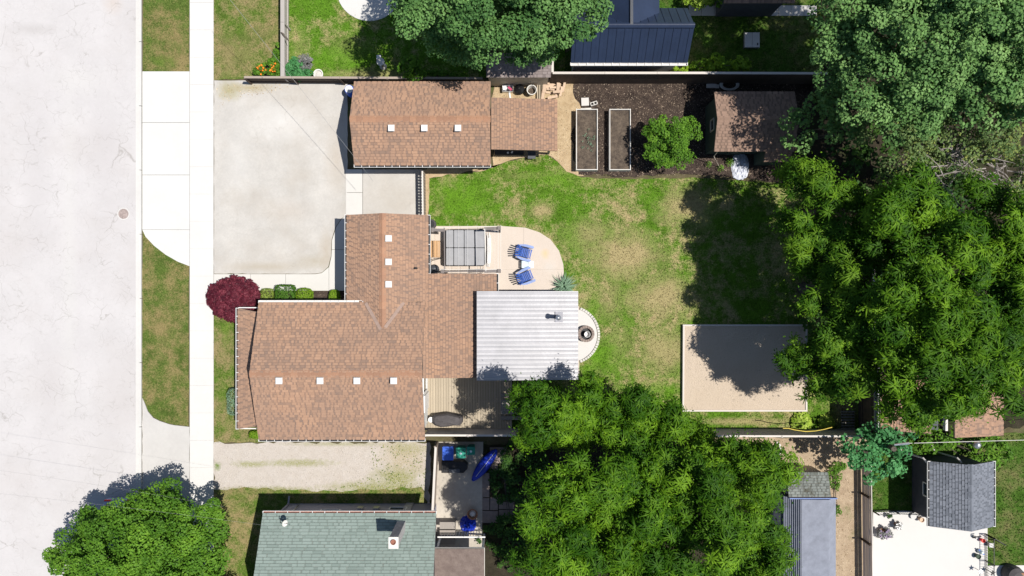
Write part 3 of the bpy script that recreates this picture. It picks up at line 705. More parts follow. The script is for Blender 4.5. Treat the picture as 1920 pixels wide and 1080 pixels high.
# valley flashing
for (a, b_) in (((686, 568), (714, 618)), ((757, 567), (722, 614))):
    pa = P(*a, 3.2); pb = P(*b_, 3.65)
    pa.z = max(planeA(pa.x, pa.y), planeB(pa.x, pa.y)) + .035; pb.z = max(planeA(pb.x, pb.y), planeB(pb.x, pb.y)) + .035
    MB().bar(pa, pb, .17, .02).build('valley_flashing', M['valley'], H)
# front pent roof
pxl = px_x(447, 2.15); pw = hx0 + .3; pyt = px_y(578, 2.4); pyb = px_y(806, 2.4)
shingles(H, (pxl, pyb, 2.15), (pxl, pyt, 2.15), (pw, pyt - .3, 2.62), (pw, pyb + .3, 2.62), SB, seed=8)
for (yy, y2) in ((pyt, pyt - .3), (pyb, pyb + .3)):
    MB().hull([V((pxl, yy, 2.05)), V((pw, yy, 2.05)), V((pw, yy + .02, 2.05)), V((pxl, yy + .02, 2.05))], [V((pxl, yy, 2.15)), V((pw, yy, 2.22)), V((pw, yy + .05, 2.22)), V((pxl, yy + .05, 2.15))]).build('fascia', M['white'], H)
gutter(H, (pxl, pyb, 2.17), (pxl, pyt, 2.17), (-1, 0, 0))
for k, yy in enumerate((pyb + .3, (pyt + pyb) / 2, pyt - .3)):
    MB().box(pxl + .25, yy, 1.03, .12, .12, 2.06).build('porch_post', M['white'], H)
window(H, (hx0 + .3, hyr + 1.4, 1.6), (-1, 0, 0), 1.6, 1.2); window(H, (hx0 + .3, hyr - 1.6, 1.6), (-1, 0, 0), 1.4, 1.2); door(H, (hx0 + .3, hyr, .1), (-1, 0, 0), .9, 2.0)
MB().box(pxl + .6, hyr, .06, 1.2, 1.6, .12).build('porch_step', M['curb'], H)
gutter(H, (hx0, hyn + .0, AE), (bxl + .9, hyn, AE), (0, 1, 0), inner='offwhite')
gutter(H, (hx0, hys, AE), (hx1, hys, AE), (0, -1, 0), inner='dark')
gutter(H, (bxl, hyn + .05, BL), (bxl, byt, BL), (-1, 0, 0))
gutter(H, (bxt, cyt, BRt), (bxt, byt, BRt), (1, 0, 0), strap=.45)
gutter(H, (cx1, px_y(548, 2.3), 2.3), (cx1, cyt, 2.3), (1, 0, 0), strap=.35)
for x in (523, 600, 669, 738): roof_vent(H, x, 714, planeA)
for y_ in (447, 491, 533): roof_vent(H, 728.5, y_, planeB)
p = P(781, 503, 3.0); b = MB(); b.lathe(p.x, p.y, [(.05, 2.7), (.05, 3.15), (.06, 3.15), (.06, 3.2)], 12); b.build('vent_pipe', M['black'], H)
window(H, (hx1 - .2, hyr - .75, 1.75), (1, 0, 0), 1.0, 1.5); window(H, (bxl + .3, hyn + 2.2, 1.5), (-1, 0, 0), 1.2, 1.2)
MB().box(hx1 - .17, hyr - 1.9, 1.1, .06, .9, 2.0).build('door', M['white'], H)
window(H, (bxt - .3, byt - 1.6, 1.5), (1, 0, 0), 1.2, 1.1)

# ---- garage
GE, GRz = 2.5, 3.5
gx0 = px_x(664, GE); gx1 = px_x(920, GE); gys = px_y(309, GE); gyn = px_y(154, GE); gyr = (gys + gyn) / 2
G = thing('garage', V(((gx0 + gx1) / 2, gyr, 0)), 'brown shingled detached garage with three white vents and an open lean-to on its right end', 'garage')
gable_walls(G, gx0 + .25, gys + .35, gx1 - .15, gyn - .3, GE - .02, GRz - .1, 'x', 'siding_white')
shingles(G, (gx0, gyn, GE), (gx1, gyn, GE), (gx1, gyr, GRz), (gx0, gyr, GRz), SB, seed=11)
shingles(G, (gx1, gys, GE), (gx0, gys, GE), (gx0, gyr, GRz), (gx1, gyr, GRz), SB, seed=12)
ridge_caps(G, (gx0, gyr, GRz), (gx1, gyr, GRz), M['ridge_brown'], seed=9, w=.34)
planeG = lambda x, y: GRz - (GRz - GE) * abs(y - gyr) / (gyn - gyr)
for x in (733.5, 795.5, 858.5): roof_vent(G, x, 240, planeG)
gutter(G, (gx0, gys, GE), (gx1, gys, GE), (0, -1, 0), strap=.39)
door(G, (gx0 + .25, gyr, .05), (-1, 0, 0), 2.6, 2.1, 'offwhite'); window(G, (gx1 - 3.2, gys + .35, 1.5), (0, -1, 0), 1.1, .9); window(G, (gx1 - 5.5, gys + .35, 1.5), (0, -1, 0), 1.1, .9)
p = V((gx1 - .15, gys - .1, 0)); MB().tube([p + V((0, 0, 2.35)), p + V((-.02, .3, 2.1)), p + V((-.02, .33, .25)), p + V((-.3, .28, .12))], .045).build('downspout', M['siding_dark'], G)
MB().box(gx1 - 1.1, gys + .28, .9, 1.5, .22, .35).build('bracket_shelf', M['siding_dark'], G)
lx1 = px_x(1044, 2.05); lyt = px_y(184, 2.3); lyb = px_y(281, 2.3)
shingles(G, (lx1, lyt, 2.05), (lx1, lyb, 2.05), (gx1 + .02, lyb, 2.42), (gx1 + .02, lyt, 2.42), SB, seed=13, fascia='fence_wood')
for yy in (lyt - .25, (lyt + lyb) / 2, lyb + .25): MB().box(lx1 - .35, yy, 1.0, .11, .11, 1.98).build('post', M['fence_wood'], G)
MB().box(lx1 - .35, (lyt + lyb) / 2, 1.93, .1, (lyt - lyb) - .2, .14).build('beam', M['fence_wood'], G)

# ---- metal roofed shelter on the patio
def rib_panels(parent, x0, x1, y0, y1, z0, z1, pw, ribs, mat, axis='x', rib_h=.03, rw=.035, name='roof_panel', zf=None):
    """sheets with raised ribs; ribs run along axis"""
    n = max(1, round(abs((y1 - y0) if axis == 'x' else (x1 - x0)) / pw))
    for i in range(n):
        m = MB()
        if axis == 'x':
            a = lerp(y0, y1, i / n); b_ = lerp(y0, y1, (i + 1) / n); 
            pf = lambda u, s, h: V((lerp(x0, x1, s), u, lerp(z0, z1, s) + h))
        else:
            a = lerp(x0, x1, i / n); b_ = lerp(x0, x1, (i + 1) / n)
            pf = lambda u, s, h: V((u, lerp(y0, y1, s), lerp(z0, z1, s) + h))
        prof = []; w = b_ - a; sg = 1 if w > 0 else -1
        for r in range(ribs):
            c = a + w * (r + .5) / ribs
            prof += [(c - rw * 1.5 * sg, 0), (c - rw * .5 * sg, rib_h), (c + rw * .5 * sg, rib_h), (c + rw * 1.5 * sg, 0)]
        prof = [(a + .002 * sg, 0)] + prof + [(b_ - .002 * sg, 0)]
        top0 = [pf(u, 0, h) for u, h in prof]; top1 = [pf(u, 1, h) for u, h in prof]
        k = len(prof); m.add(top0 + top1, [(j, j + 1, k + j + 1, k + j) for j in range(k - 1)])
        bo = [pf(u, s, -.012) for s in (0, 1) for u in (prof[0][0], prof[-1][0])]
        m.add(bo, [(0, 1, 3, 2)])
        m.build(name, mat, parent)
sx0, sx1 = px_x(894, 2.95), px_x(1084, 2.6); sy0, sy1 = px_y(713, 2.8), px_y(546, 2.8)
SH = thing('patio_shelter', V(((sx0 + sx1) / 2, (sy0 + sy1) / 2, 0)), 'white ribbed metal roof over the patio with a dark stove pipe', 'shelter')
rib_panels(SH, sx0, sx1, sy0, sy1, 2.95, 2.6, .9, 4, M['metal_white'], 'x', .034, .034)
MB().hull([V((sx0, sy0, 2.86)), V((sx1, sy0, 2.51)), V((sx1, sy1, 2.51)), V((sx0, sy1, 2.86))], [V((sx0, sy0, 2.93)), V((sx1, sy0, 2.58)), V((sx1, sy1, 2.58)), V((sx0, sy1, 2.93))]).build('roof_frame', M['dark'], SH)
for xx in (sx1 - .2, (sx0 + sx1) / 2 + .3):
    for yy in (sy0 + .2, sy1 - .2): MB().box(xx, yy, 1.27, .14, .14, 2.5).build('post', M['white'], SH)
p = P(1048, 594, 2.7); zb = 2.7
f = MB().hull([V((p.x - .2, p.y - .28, zb - .02)), V((p.x + .2, p.y - .28, zb - .06)), V((p.x + .2, p.y + .28, zb - .06)), V((p.x - .2, p.y + .28, zb - .02))], [V((p.x - .2, p.y - .28, zb + .05)), V((p.x + .2, p.y - .28, zb + .01)), V((p.x + .2, p.y + .28, zb + .01)), V((p.x - .2, p.y + .28, zb + .05))]).build('flashing', M['zinc'], SH)
q = MB(); q.lathe(p.x - .1, p.y, [(.13, zb), (.11, zb + .1), (.11, zb + 1.0)], 18); q.build('stove_pipe', M['metal_charcoal'], SH)
MB().lathe(p.x - .1, p.y, [(.14, zb + 1.03), (.14, zb + 1.1), (.03, zb + 1.17)], 18).build('pipe_cap', M['steel'], SH)

# ---- garden shed
e = 2.2
x0 = px_x(1339, e); x1 = px_x(1490, e); yn = px_y(173, e); ysd = px_y(283, e); yr = (yn + ysd) / 2
D = thing('garden_shed', V(((x0 + x1) / 2, yr, 0)), 'dark green garden shed with brown shingle roof in tree shade by the mulch bed', 'shed')
gable_walls(D, x0 + .15, ysd + .25, x1 - .15, yn - .2, e - .02, e + .45, 'x', 'siding_green')
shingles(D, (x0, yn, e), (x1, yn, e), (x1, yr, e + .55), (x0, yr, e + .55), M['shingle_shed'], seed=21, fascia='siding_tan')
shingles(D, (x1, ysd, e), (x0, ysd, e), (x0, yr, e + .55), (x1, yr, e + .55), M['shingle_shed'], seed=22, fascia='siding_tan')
ridge_caps(D, (x0, yr, e + .55), (x1, yr, e + .55), M['shingle_shed'], seed=8)
a = px_x(1434, 2.0); ye = px_y(302, 1.9)
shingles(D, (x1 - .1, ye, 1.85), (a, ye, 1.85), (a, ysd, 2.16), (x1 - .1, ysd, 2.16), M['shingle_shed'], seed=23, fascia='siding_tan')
wall_box(D, a + .1, ye + .1, x1 - .25, ysd + .2, 1.8, 'siding_green')
window(D, (x0 + .15, yr, 1.4), (-1, 0, 0), .6, .6, 'siding_tan'); door(D, (x0 + 1.6, ysd + .25, .1), (0, -1, 0), .8, 1.8, 'siding_green')
MB().tube([P(1346, 284, 2.0), P(1346, 284, 2.0) + V((.02, -.1, -.8)), P(1349, 314, .05)], .025).build('downspout', M['siding_tan'], D)

# ---- green roofed house at the bottom
e, rz = 2.8, 4.5
gx0_ = px_x(493, e); gx1_ = px_x(818, e); yN = px_y(963, e); yR = yN - 3.7; yS = yR - 3.7
N = thing('house', V(((gx0_ + gx1_) / 2, yR, 0)), 'grey sided house with green shingle roof and brick chimney at the lower edge', 'house')
gable_walls(N, gx0_ + .4, yS + .4, gx1_ - .3, yN - .35, e - .02, rz - .14, 'x', 'siding_grey')
shingles(N, (gx0_, yN, e), (gx1_, yN, e), (gx1_, yR, rz), (gx0_, yR, rz), M['shingle_green'], seed=31, expo=.15, tab=(.2, .5))
shingles(N, (gx1_, yS, e), (gx0_, yS, e), (gx0_, yR, rz), (gx1_, yR, rz), M['shingle_green'], seed=32, expo=.15)
ridge_caps(N, (gx0_, yR, rz), (gx1_, yR, rz), M['shingle_green'])
gutter(N, (gx0_, yN, e), (gx1_, yN, e), (0, 1, 0), strap=.62, inner='brick_red')
p = P(769, 939); cxh, cyh = p.x, p.y
ch = MB().box(cxh, cyh - .35, 2.65, .42, .5, 5.3).build('chimney', M['chimney'], N)
MB().box(cxh, cyh - .35, 5.33, .48, .56, .08).build('chimney_cap', M['offwhite'], ch); MB().lathe(cxh, cyh - .3, [(.13, 5.36), (.13, 5.45), (.10, 5.45), (.10, 5.38)], 14).build('flue', M['brick_red'], ch)
window(N, (px_x(745, 1.2), yN - .35, 1.0), (0, 1, 0), .9, .5)
window(N, (px_x(620, 1.2), yN - .35, 1.6), (0, 1, 0), 1.0, .9)
MB().tube([V((gx0_ + .5, yN - .05, 2.7)), V((gx0_ + .5, yN - .3, 2.5)), V((gx0_ + .5, yN - .3, .3)), V((gx0_ + .5, yN + .1, .15))], .05).build('downspout', M['siding_grey'], N)
for k, xx in enumerate((684, 713)): MB().box(P(xx, 940).x, yN - .28, 1.1, .3, .16, .4).build('meter_box', M['steel'], N)
mst = MB(); q = P(565, 953, .0); mst.tube([V((q.x, yN - .28, .4)), V((q.x + .05, yN - .28, 2.4))], .03); mst.build('power_mast', M['steel'], N)
# side porch right of it: flat brown roof and white rails
pr0 = P(815, 1029, 2.4); pr1 = P(908, 1029, 2.4)
N2 = thing('side_porch', V(((pr0.x + pr1.x) / 2, pr0.y - 1.5, 0)), 'flat brown porch roof attached right of the green roofed house', 'porch')
MB().box((pr0.x + pr1.x) / 2, pr0.y - 2.2, 2.36, pr1.x - pr0.x, 4.4, .1).build('roof', M['brown_roof'], N2)
MB().box((pr0.x + pr1.x) / 2, pr0.y - 2.2, 2.25, pr1.x - pr0.x + .04, 4.44, .12).build('fascia', M['offwhite'], N2)
for xx in (pr0.x + .1, pr1.x - .1):
    for yy in (pr0.y - .1, pr0.y - 4.2): MB().box(xx, yy, 1.1, .1, .1, 2.2).build('post', M['white'], N2)
rl = MB()
for i in range(15): rl.box(lerp(pr0.x + .2, pr1.x - .2, i / 14), pr0.y + .12, .55, .03, .03, .9)
rl.build('balusters', M['white'], N2, kind='stuff')
MB().box((pr0.x + pr1.x) / 2, pr0.y + .12, 1.02, pr1.x - pr0.x, .07, .05).build('handrail', M['white'], N2)

# ---- navy metal roof building at the top
e = 2.9; rz = 4.3
x0 = px_x(1070, e); x1 = px_x(1289, e); y0 = px_y(118, e); yr = px_y(47, rz); yb2 = 2 * yr - y0
B_ = thing('outbuilding', V(((x0 + x1) / 2, yr, 0)), 'building with navy ribbed metal roof behind the top fence', 'building')
x0r = px_x(1098, rz) - .0; x1r = x1
gable_walls(B_, x0 + .3, y0 + .35, x1 - .3, yb2 - .3, e - .03, rz - .2, 'x', 'siding_white')
rib_panels(B_, x0, x1, y0, yr, e, rz, .40, 1, M['metal_navy'], 'y', .04, .02)
rib_panels(B_, x0, x1, yb2, yr, e, rz, .40, 1, M['metal_navy'], 'y', .04, .02)
MB().hull([V((x0, y0, e - .12)), V((x1, y0, e - .12)), V((x1, yr, rz - .12)), V((x0, yr, rz - .12))], [V((x0, y0, e - .02)), V((x1, y0, e - .02)), V((x1, yr, rz - .02)), V((x0, yr, rz - .02))]).build('roof_slope', M['dark'], B_)
MB().hull([V((x1, yb2, e - .12)), V((x0, yb2, e - .12)), V((x0, yr, rz - .12)), V((x1, yr, rz - .12))], [V((x1, yb2, e - .02)), V((x0, yb2, e - .02)), V((x0, yr, rz - .02)), V((x1, yr, rz - .02))]).build('roof_slope', M['dark'], B_)
MB().hull([V((x0, yr - .13, rz - .01)), V((x1, yr - .13, rz - .01)), V((x1, yr + .13, rz - .01)), V((x0, yr + .13, rz - .01))], [V((x0, yr - .03, rz + .07)), V((x1, yr - .03, rz + .07)), V((x1, yr + .03, rz + .07)), V((x0, yr + .03, rz + .07))]).build('ridge_cap', M['metal_navy'], B_)
gutter(B_, (x0, y0, e), (x1, y0, e), (0, -1, 0), strap=.42, inner='offwhite')
xc = px_x(1184, rz); hw = 1.6
for sg in (-1, 1):
    a = V((xc + sg * hw, yb2 + 3, rz - 1.0)); b2 = V((xc + sg * hw, yr + .9, rz - 1.0))
    for i in range(6):
        f0, f1 = i / 6, (i + 1) / 6
    MB().hull([V((xc + sg * hw, yr + 6, rz - 1.1)), V((xc + sg * hw, yr + .1, rz - 1.1)), V((xc, yr + .1, rz - .07)), V((xc, yr + 6, rz - .07))][::sg], [V((xc + sg * hw, yr + 6, rz - 1.0)), V((xc + sg * hw, yr + .1, rz - 1.0)), V((xc, yr + .1, rz + .03)), V((xc, yr + 6, rz + .03))][::sg]).build('roof_slope', M['metal_navy'], B_)
MB().box(xc, yr + 3, rz + .05, .14, 6, .05).build('ridge_cap', M['metal_charcoal'], B_)

# small taupe shed behind the top fence
e = 2.0; x0 = px_x(912, e); x1 = px_x(1033, e); y0 = px_y(144, e); yr = px_y(118, e + .4); y1 = 2 * yr - y0
T_ = thing('tool_shed', V(((x0 + x1) / 2, yr, 0)), 'small taupe shingled shed under the big maple at the top fence', 'shed')
gable_walls(T_, x0 + .1, y0 + .1, x1 - .1, y1 - .1, e - .02, e + .3, 'x', 'siding_tan')
shingles(T_, (x1, y0, e), (x0, y0, e), (x0, yr, e + .4), (x1, yr, e + .4), M['shingle_taupe'], seed=41, fascia='siding_tan')
shingles(T_, (x0, y1, e), (x1, y1, e), (x1, yr, e + .4), (x0, yr, e + .4), M['shingle_taupe'], seed=42, fascia='siding_tan')
ridge_caps(T_, (x0, yr, e + .4), (x1, yr, e + .4), M['shingle_taupe'], w=.2)

# grey gabled shed bottom right
e = 2.1; rz = 2.85
x0 = px_x(1744, e); x1 = px_x(1862, e); xm = (x0 + x1) / 2; yn = px_y(865, e); ys2 = px_y(987, e)
K = thing('garden_shed', V((xm, (yn + ys2) / 2, 0)), 'charcoal shed with grey shingle gable roof and white gutters on the white patio', 'shed')
gable_walls(K, x0 + .25, ys2 + .2, x1 - .25, yn - .2, e - .02, rz - .1, 'y', 'siding_dark')
shingles(K, (x0, ys2, e), (x0, yn, e), (xm, yn, rz), (xm, ys2, rz), M['shingle_grey'], seed=51)
shingles(K, (x1, yn, e), (x1, ys2, e), (xm, ys2, rz), (xm, yn, rz), M['shingle_grey'], seed=52)
ridge_caps(K, (xm, ys2, rz), (xm, yn, rz), M['shingle_grey'], w=.3)
gutter(K, (x0, ys2, e), (x0, yn, e), (-1, 0, 0), strap=.45, inner='dark'); gutter(K, (x1, ys2, e), (x1, yn, e), (1, 0, 0), strap=.42, inner='dark')
for xx in (x0 - .1, x1 - 1.6):
    MB().tube([V((xx, yn - .1, 2.0)), V((xx - .1, yn + .1, 1.8)), V((xx - .5, yn + .15, .5)), V((xx - .6, yn + .7, .12))], .05).build('downspout', M['offwhite'], K)
window(K, (x0 + .25, (yn + ys2) / 2, 1.4), (-1, 0, 0), .7, .6); door(K, ((x0 + x1) / 2, ys2 + .2, .1), (0, -1, 0), 1.3, 1.8, 'offwhite')

# mossy shed + long grey shed
e = 2.0; x0 = px_x(1476, e); x1 = px_x(1555, e); yn = px_y(888, e); y0 = px_y(930, e)
K = thing('lean_to_shed', V(((x0 + x1) / 2, (yn + y0) / 2, 0)), 'small shed with mossy grey shingle roof on the bare dirt', 'shed')
wall_box(K, x0 + .05, y0 + .05, x1 - .1, yn - .1, 1.75, 'siding_tan')
shingles(K, (x0, yn, 1.85), (x1, yn, 1.85), (x1, y0, 2.2), (x0, y0, 2.2), M['shingle_moss'], seed=61, fascia='offwhite')
e = 1.7; rz = 2.3
xa = px_x(1452, 1.5); xb = px_x(1470, e); xm1 = px_x(1502, rz); xm2 = px_x(1552, rz); xd = px_x(1566, e + .25); yn = px_y(934, 2.1); y0 = px_y(1180, 2.1)
K = thing('long_shed', V(((xa + xd) / 2, (yn + y0) / 2, 0)), 'long grey felt roofed shed between dirt yard and walnut trees', 'shed')
m = MB(); prof = [(xb, 0), (xd, 0), (xd, e + .2), (xm2, rz - .05), (xm1, rz - .05), (xb, e)]
m.hull([(a, yn - .1, b) for a, b in prof], [(a, y0, b) for a, b in prof]); m.build('wall', M['siding_grey'], K)
def felt(x0, z0, x1, z1):
    MB().hull([V((x0, y0, z0)), V((x1, y0, z1)), V((x1, yn, z1)), V((x0, yn, z0))], [V((x0, y0, z0 + .06)), V((x1, y0, z1 + .06)), V((x1, yn, z1 + .06)), V((x0, yn, z0 + .06))]).build('roof_slope', M['felt_roof'], K)
rib_panels(K, xa, xb, y0, yn, 1.35, e - .02, .3, 1, M['metal_charcoal'], 'x', .02, .02)
n = 7
for i in range(n):
    u0, u1 = i / n, (i + 1) / n
    felt(lerp(xb - .05, xm1, u0), lerp(e, rz, u0) + .02 * 0, lerp(xb - .05, xm1, u1) - .004, lerp(e, rz, u1) - .012)
for i in range(1, 9):
    u = i / 8; MB().bar(V((lerp(xb - .03, xm1 - .05, u), y0, lerp(e, rz, u) + .065)), V((lerp(xb - .03, xm1 - .05, u), yn, lerp(e, rz, u) + .065)), .02, .022).build('seam', M['felt_roof'], K)
felt(xm1, rz, xm2, rz + .05); felt(xm2 + .003, rz + .04, xd, e + .25)
MB().box((xb + xd) / 2, yn + .04, rz - .1, xd - xb - .1, .05, .22).build('fascia', M['fascia_blue'], K)

# brown house under the trees on the right
e = 2.8; x0 = px_x(1652, e); x1 = px_x(1735, e); y0 = px_y(806, e); y1 = px_y(690, e)
K = thing('house', V((px_x(1760, e), (y0 + y1) / 2, 0)), 'brown shingled house mostly hidden under the right hand trees', 'house')
shingles(K, (x0, y1, e), (x0, y0, e), (x1, y0 - .1, e + .5), (x1, y1, e + .5), M['shingle_brown'], seed=71)
x2 = px_x(1778, e); x3 = px_x(1880, e); 
shingles(K, (x3, y0 - .3, e), (x3, y1, e), (x2, y1, e + .5), (x2, y0 - .3, e + .5), M['shingle_brown'], seed=72)
MB().box((x1 + x2) / 2 - .35, (y0 + y1) / 2, 2.7, .9, (y1 - y0), .1).build('flat_roof', M['siding_dark'], K); MB().box((x1 + x2) / 2 + .35, (y0 + y1) / 2, 2.95, .12, y1 - y0, .2).build('parapet', M['offwhite'], K)
wall_box(K, x0 + .3, y0 + .4, x3 - .3, y1 - .3, 2.6, 'siding_dark')
gutter(K, (x0, y0, e), (x0, y1, e), (-1, 0, 0))
# building edge at the very top right
K = thing('house', V(P(1420, -60)), 'dark roofed house edge above the slab path, mostly cut by the top frame', 'house')
p0 = P(1358, 5, 2.6); p1 = P(1490, 5, 2.6)
shingles(K, (p1.x, p0.y, 2.6), (p0.x, p0.y, 2.6), (p0.x, p0.y + 3.2, 3.9), (p1.x, p0.y + 3.2, 3.9), M['shingle_shed'], seed=81, fascia='fence_brown')
wall_box(K, p0.x + .3, p0.y + .3, p1.x - .3, p0.y + 3.2, 2.4, 'siding_dark')

# ------------------------------------------------------------------ fences
def fence(name, a, b, h, label, mat, cap=None, bw=.14, gap=.002, post=2.4, side=1, group=None, capw=.12, rails=(.25, .8), stagger=False, postmat=None, slat=True):
    """a, b ground points; planks on one side of posts and rails, capped by boards"""
    a = V(a); b = V(b); a.z = b.z = 0; d = (b - a); L = d.length; d.normalize(); s = V((-d.y, d.x, 0)) * side; ang = math.atan2(d.y, d.x)
    t = thing(name, a, label, 'fence', group)
    npst = max(1, round(L / post))
    pm = None
    for i in range(npst + 1):
        p = a + d * (L * i / npst) - s * .045
        if pm is None:
            o = MB().box(0, 0, h / 2, .09, .09, h - .01, ang).build('post', M[postmat or mat], t, local=True); pm = o
        else: o = pm.copy(); C.objects.link(o); o.parent = t
        o.location = p - a
    for f in rails: MB().bar(a + V((0, 0, h * f)) - s * .01, b + V((0, 0, h * f)) - s * .01, .04, .09).build('rail', M[postmat or mat], t)
    n = int(L / (bw + gap)); pk = None
    for i in range(n):
        p = d * (L * (i + .5) / n) + s * (.022 if not (stagger and i % 2) else -.05) + V((0, 0, R.uniform(-.012, .0)))
        if pk is None: o = MB().box(0, 0, h / 2 - .02, bw, .02, h - .06, ang).build('plank', M[mat], t, local=True); pk = o
        else: o = pk.copy(); C.objects.link(o); o.parent = t
        o.location = p
    if cap:
        for i in range(npst):
            p0 = a + d * (L * i / npst + .006) + V((0, 0, h + .012)); p1 = a + d * (L * (i + 1) / npst - .006) + V((0, 0, h + .012 + R.uniform(-.004, .004)))
            MB().bar(p0, p1, capw, .035).build('top_board', M[cap], t)
    return t
def top_pt(px, py, h): q = P(px, py, h); q.z = 0; return q
fence('fence', top_pt(458, 145, 1.1), top_pt(905, 147, 1.1), 1.1, 'low weathered fence along the top edge of the driveway', 'fence_brown', 'fence_wood')
fence('fence', top_pt(530, -60, 1.1), top_pt(530, 144, 1.1), 1.1, 'grey garden fence between two lawns above the driveway', 'fence_grey', 'fence_grey', capw=.22, side=-1)
fence('fence', top_pt(1036, 137, 1.85), top_pt(1330, 137, 1.85), 1.85, 'tall brown fence with pale top boards behind the mulch bed', 'fence_brown', 'fence_cap', side=-1, bw=.14)
fence('fence', top_pt(1331, 137, 1.85), top_pt(1640, 138, 1.85), 1.85, 'tall dark fence run behind the green garden shed in tree shade', 'fence_brown', 'fence_cap', side=-1)
fence('fence', top_pt(1036, 98, 1.85), top_pt(1036, 136, 1.85), 1.85, 'short fence return beside the taupe tool shed', 'fence_brown', 'fence_cap')
fence('fence', top_pt(1637, 480, 1.85), top_pt(1642, 818, 1.85), 1.85, 'pale topped rear boundary fence beneath the walnut trees', 'fence_brown', 'fence_cap', side=1, capw=.14)
fence('fence', top_pt(797, 816, 1.8), top_pt(1120, 817, 1.8), 1.8, 'grey side fence along the wooden deck', 'fence_grey', 'fence_cap', side=1, capw=.10)
fence('fence', top_pt(1121, 817, 1.8), top_pt(1640, 818, 1.8), 1.8, 'grey side fence below the sandpit with a yellow hose on it', 'fence_grey', 'fence_cap', side=1, capw=.10)
fence('fence', top_pt(817, 838, 1.3), top_pt(811, 962, 1.3), 1.3, 'light wooden fence between gravel drive and the bins', 'fence_wood', 'fence_cap', side=1, capw=.12, bw=.14)
def board_fence(a, b, h, label, rows=4):
    """posts with wide horizontal boards stacked one above the other, top edges showing"""
    a = V(a); b = V(b); d = (b - a); L = d.length; d.normalize(); sd = V((-d.y, d.x, 0)); t = thing('fence', a, label, 'fence'); n = round(L / 2.2)
    for i in range(n + 1):
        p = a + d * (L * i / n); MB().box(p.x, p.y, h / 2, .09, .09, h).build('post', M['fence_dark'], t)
    for i in range(n):
        for k in range(rows):
            p0 = a + d * (L * i / n + .005); p1 = a + d * (L * (i + 1) / n - .005); z = .12 + (h - .12) * (k + .5) / rows; o_ = sd * (.07 + .035 * (k % 2))
            MB().bar(p0 + o_ + V((0, 0, z)), p1 + o_ + V((0, 0, z + R.uniform(-.01, .01))), .035, (h - .12) / rows - .015).build('plank', M['fence_cap'], t)
    return t
board_fence(top_pt(1630, 846, 1.05), top_pt(1633, 1110, 1.05), 1.05, 'low horizontal board fence between dirt yard and white patio')
fence('picket_fence', top_pt(792, 319, 1.15), top_pt(793, 404, 1.15), 1.15, 'pale picket fence between parking pad and back lawn', 'fence_wood', 'fence_cap', bw=.115, gap=.045, side=1, capw=.08, rails=(.22, .55, .86))
t = MB()
# iron railing fences round the white patio
def rail_fence(pts, h, label, posts=1.2, r=.014):
    t = thing('railing', V((pts[0].x, pts[0].y, 0)), label, 'railing', 'black iron railings round the white patio')
    m = MB()
    for a, b in zip(pts, pts[1:]):
        a = V((a.x, a.y, 0)); b = V((b.x, b.y, 0))
        for zz in (.12, h): MB().bar(a + V((0, 0, zz)), b + V((0, 0, zz)), .03, .03).build('rail', M['black'], t)
        L = (b - a).length; n = max(1, int(L / .13))
        for i in range(n): q = lerp(a, b, (i + .5) / n); m.box(q.x, q.y, h / 2 + .06, .012, .012, h - .12)
        MB().box(a.x, a.y, (h + .06) / 2, .05, .05, h + .06).build('post', M['black'], t)
    MB().box(pts[-1].x, pts[-1].y, (h + .06) / 2, .05, .05, h + .06).build('post', M['black'], t)
    m.build('balusters', M['black'], t, kind='stuff'); return t
rail_fence([P(1634, 957), P(1672, 955), P(1712, 957), P(1735, 968)], .75, 'black iron railing along the lawn end of the white patio')
rail_fence([P(1846, 1000), P(1846, 1050), P(1846, 1110)], .75, 'black iron railing on the right edge of the white patio')
rail_fence([P(1846, 1000), P(1866, 1012)], .75, 'short diagonal black railing by the red pot')

# ------------------------------------------------------------------ deck and things at the house
dk = thing('deck', P(862, 760, 0), 'pale wooden plank deck between the house and the metal roofed shelter', 'deck')
dx0, dx1 = px_x(797, .3), px_x(960, .3); dyt, dyb = px_y(700, .3), px_y(806, .3)
n = 33; pk = None
for i in range(n):
    x = lerp(dx0, dx1, (i + .5) / n); w = (dx1 - dx0) / n
    if pk is None: pk = o = MB().box(0, 0, 0, w - .012, dyt - dyb, .035).build('plank', M['deck'], dk, local=True)
    else: o = pk.copy(); C.objects.link(o); o.parent = dk
    o.location = V((x, (dyt + dyb) / 2 + R.uniform(-.01, .01), .30)) - dk.location
for yy in (dyb + .05, (dyt + dyb) / 2, dyt - .05): MB().box((dx0 + dx1) / 2, yy, .19, dx1 - dx0 - .05, .06, .17).build('joist', M['deck_grey'], dk)
for xx in (dx0 + .1, dx1 - .1):
    for yy in (dyb + .15, dyt - .15): MB().box(xx, yy, .05, .12, .12, .1).build('footing', M['curb'], dk)
# covered grill on the deck
g = thing('covered_grill', P(838, 790, .32), 'grill under a dark grey cover on the wooden deck', 'grill')
b = MB(); p = P(838, 789, 1.0)
prof = [(1.0, .32), (1.02, .5), (.98, .85), (.80, 1.02), (.3, 1.10)]
vs = []; fs = []; nn = 16
for k, (r, z) in enumerate(prof):
    for i in range(nn):
        a = 2 * math.pi * i / nn; ca, sa = math.cos(a), math.sin(a); q = 1 / max(abs(ca) ** 4 + abs(sa) ** 4, 1e-6) ** .25
        vs.append((p.x + ca * q * r * .84, p.y + sa * q * r * (.36 if ca < 0.3 else .32) + .03 * math.sin(i * 2.1), z + .015 * math.sin(i * 1.7 + k)))
for k in range(len(prof) - 1):
    for i in range(nn): fs.append((k * nn + i, k * nn + (i + 1) % nn, (k + 1) * nn + (i + 1) % nn, (k + 1) * nn + i))
fs += [tuple(range(nn))[::-1], tuple(range(len(prof) * nn - nn, len(prof) * nn))]
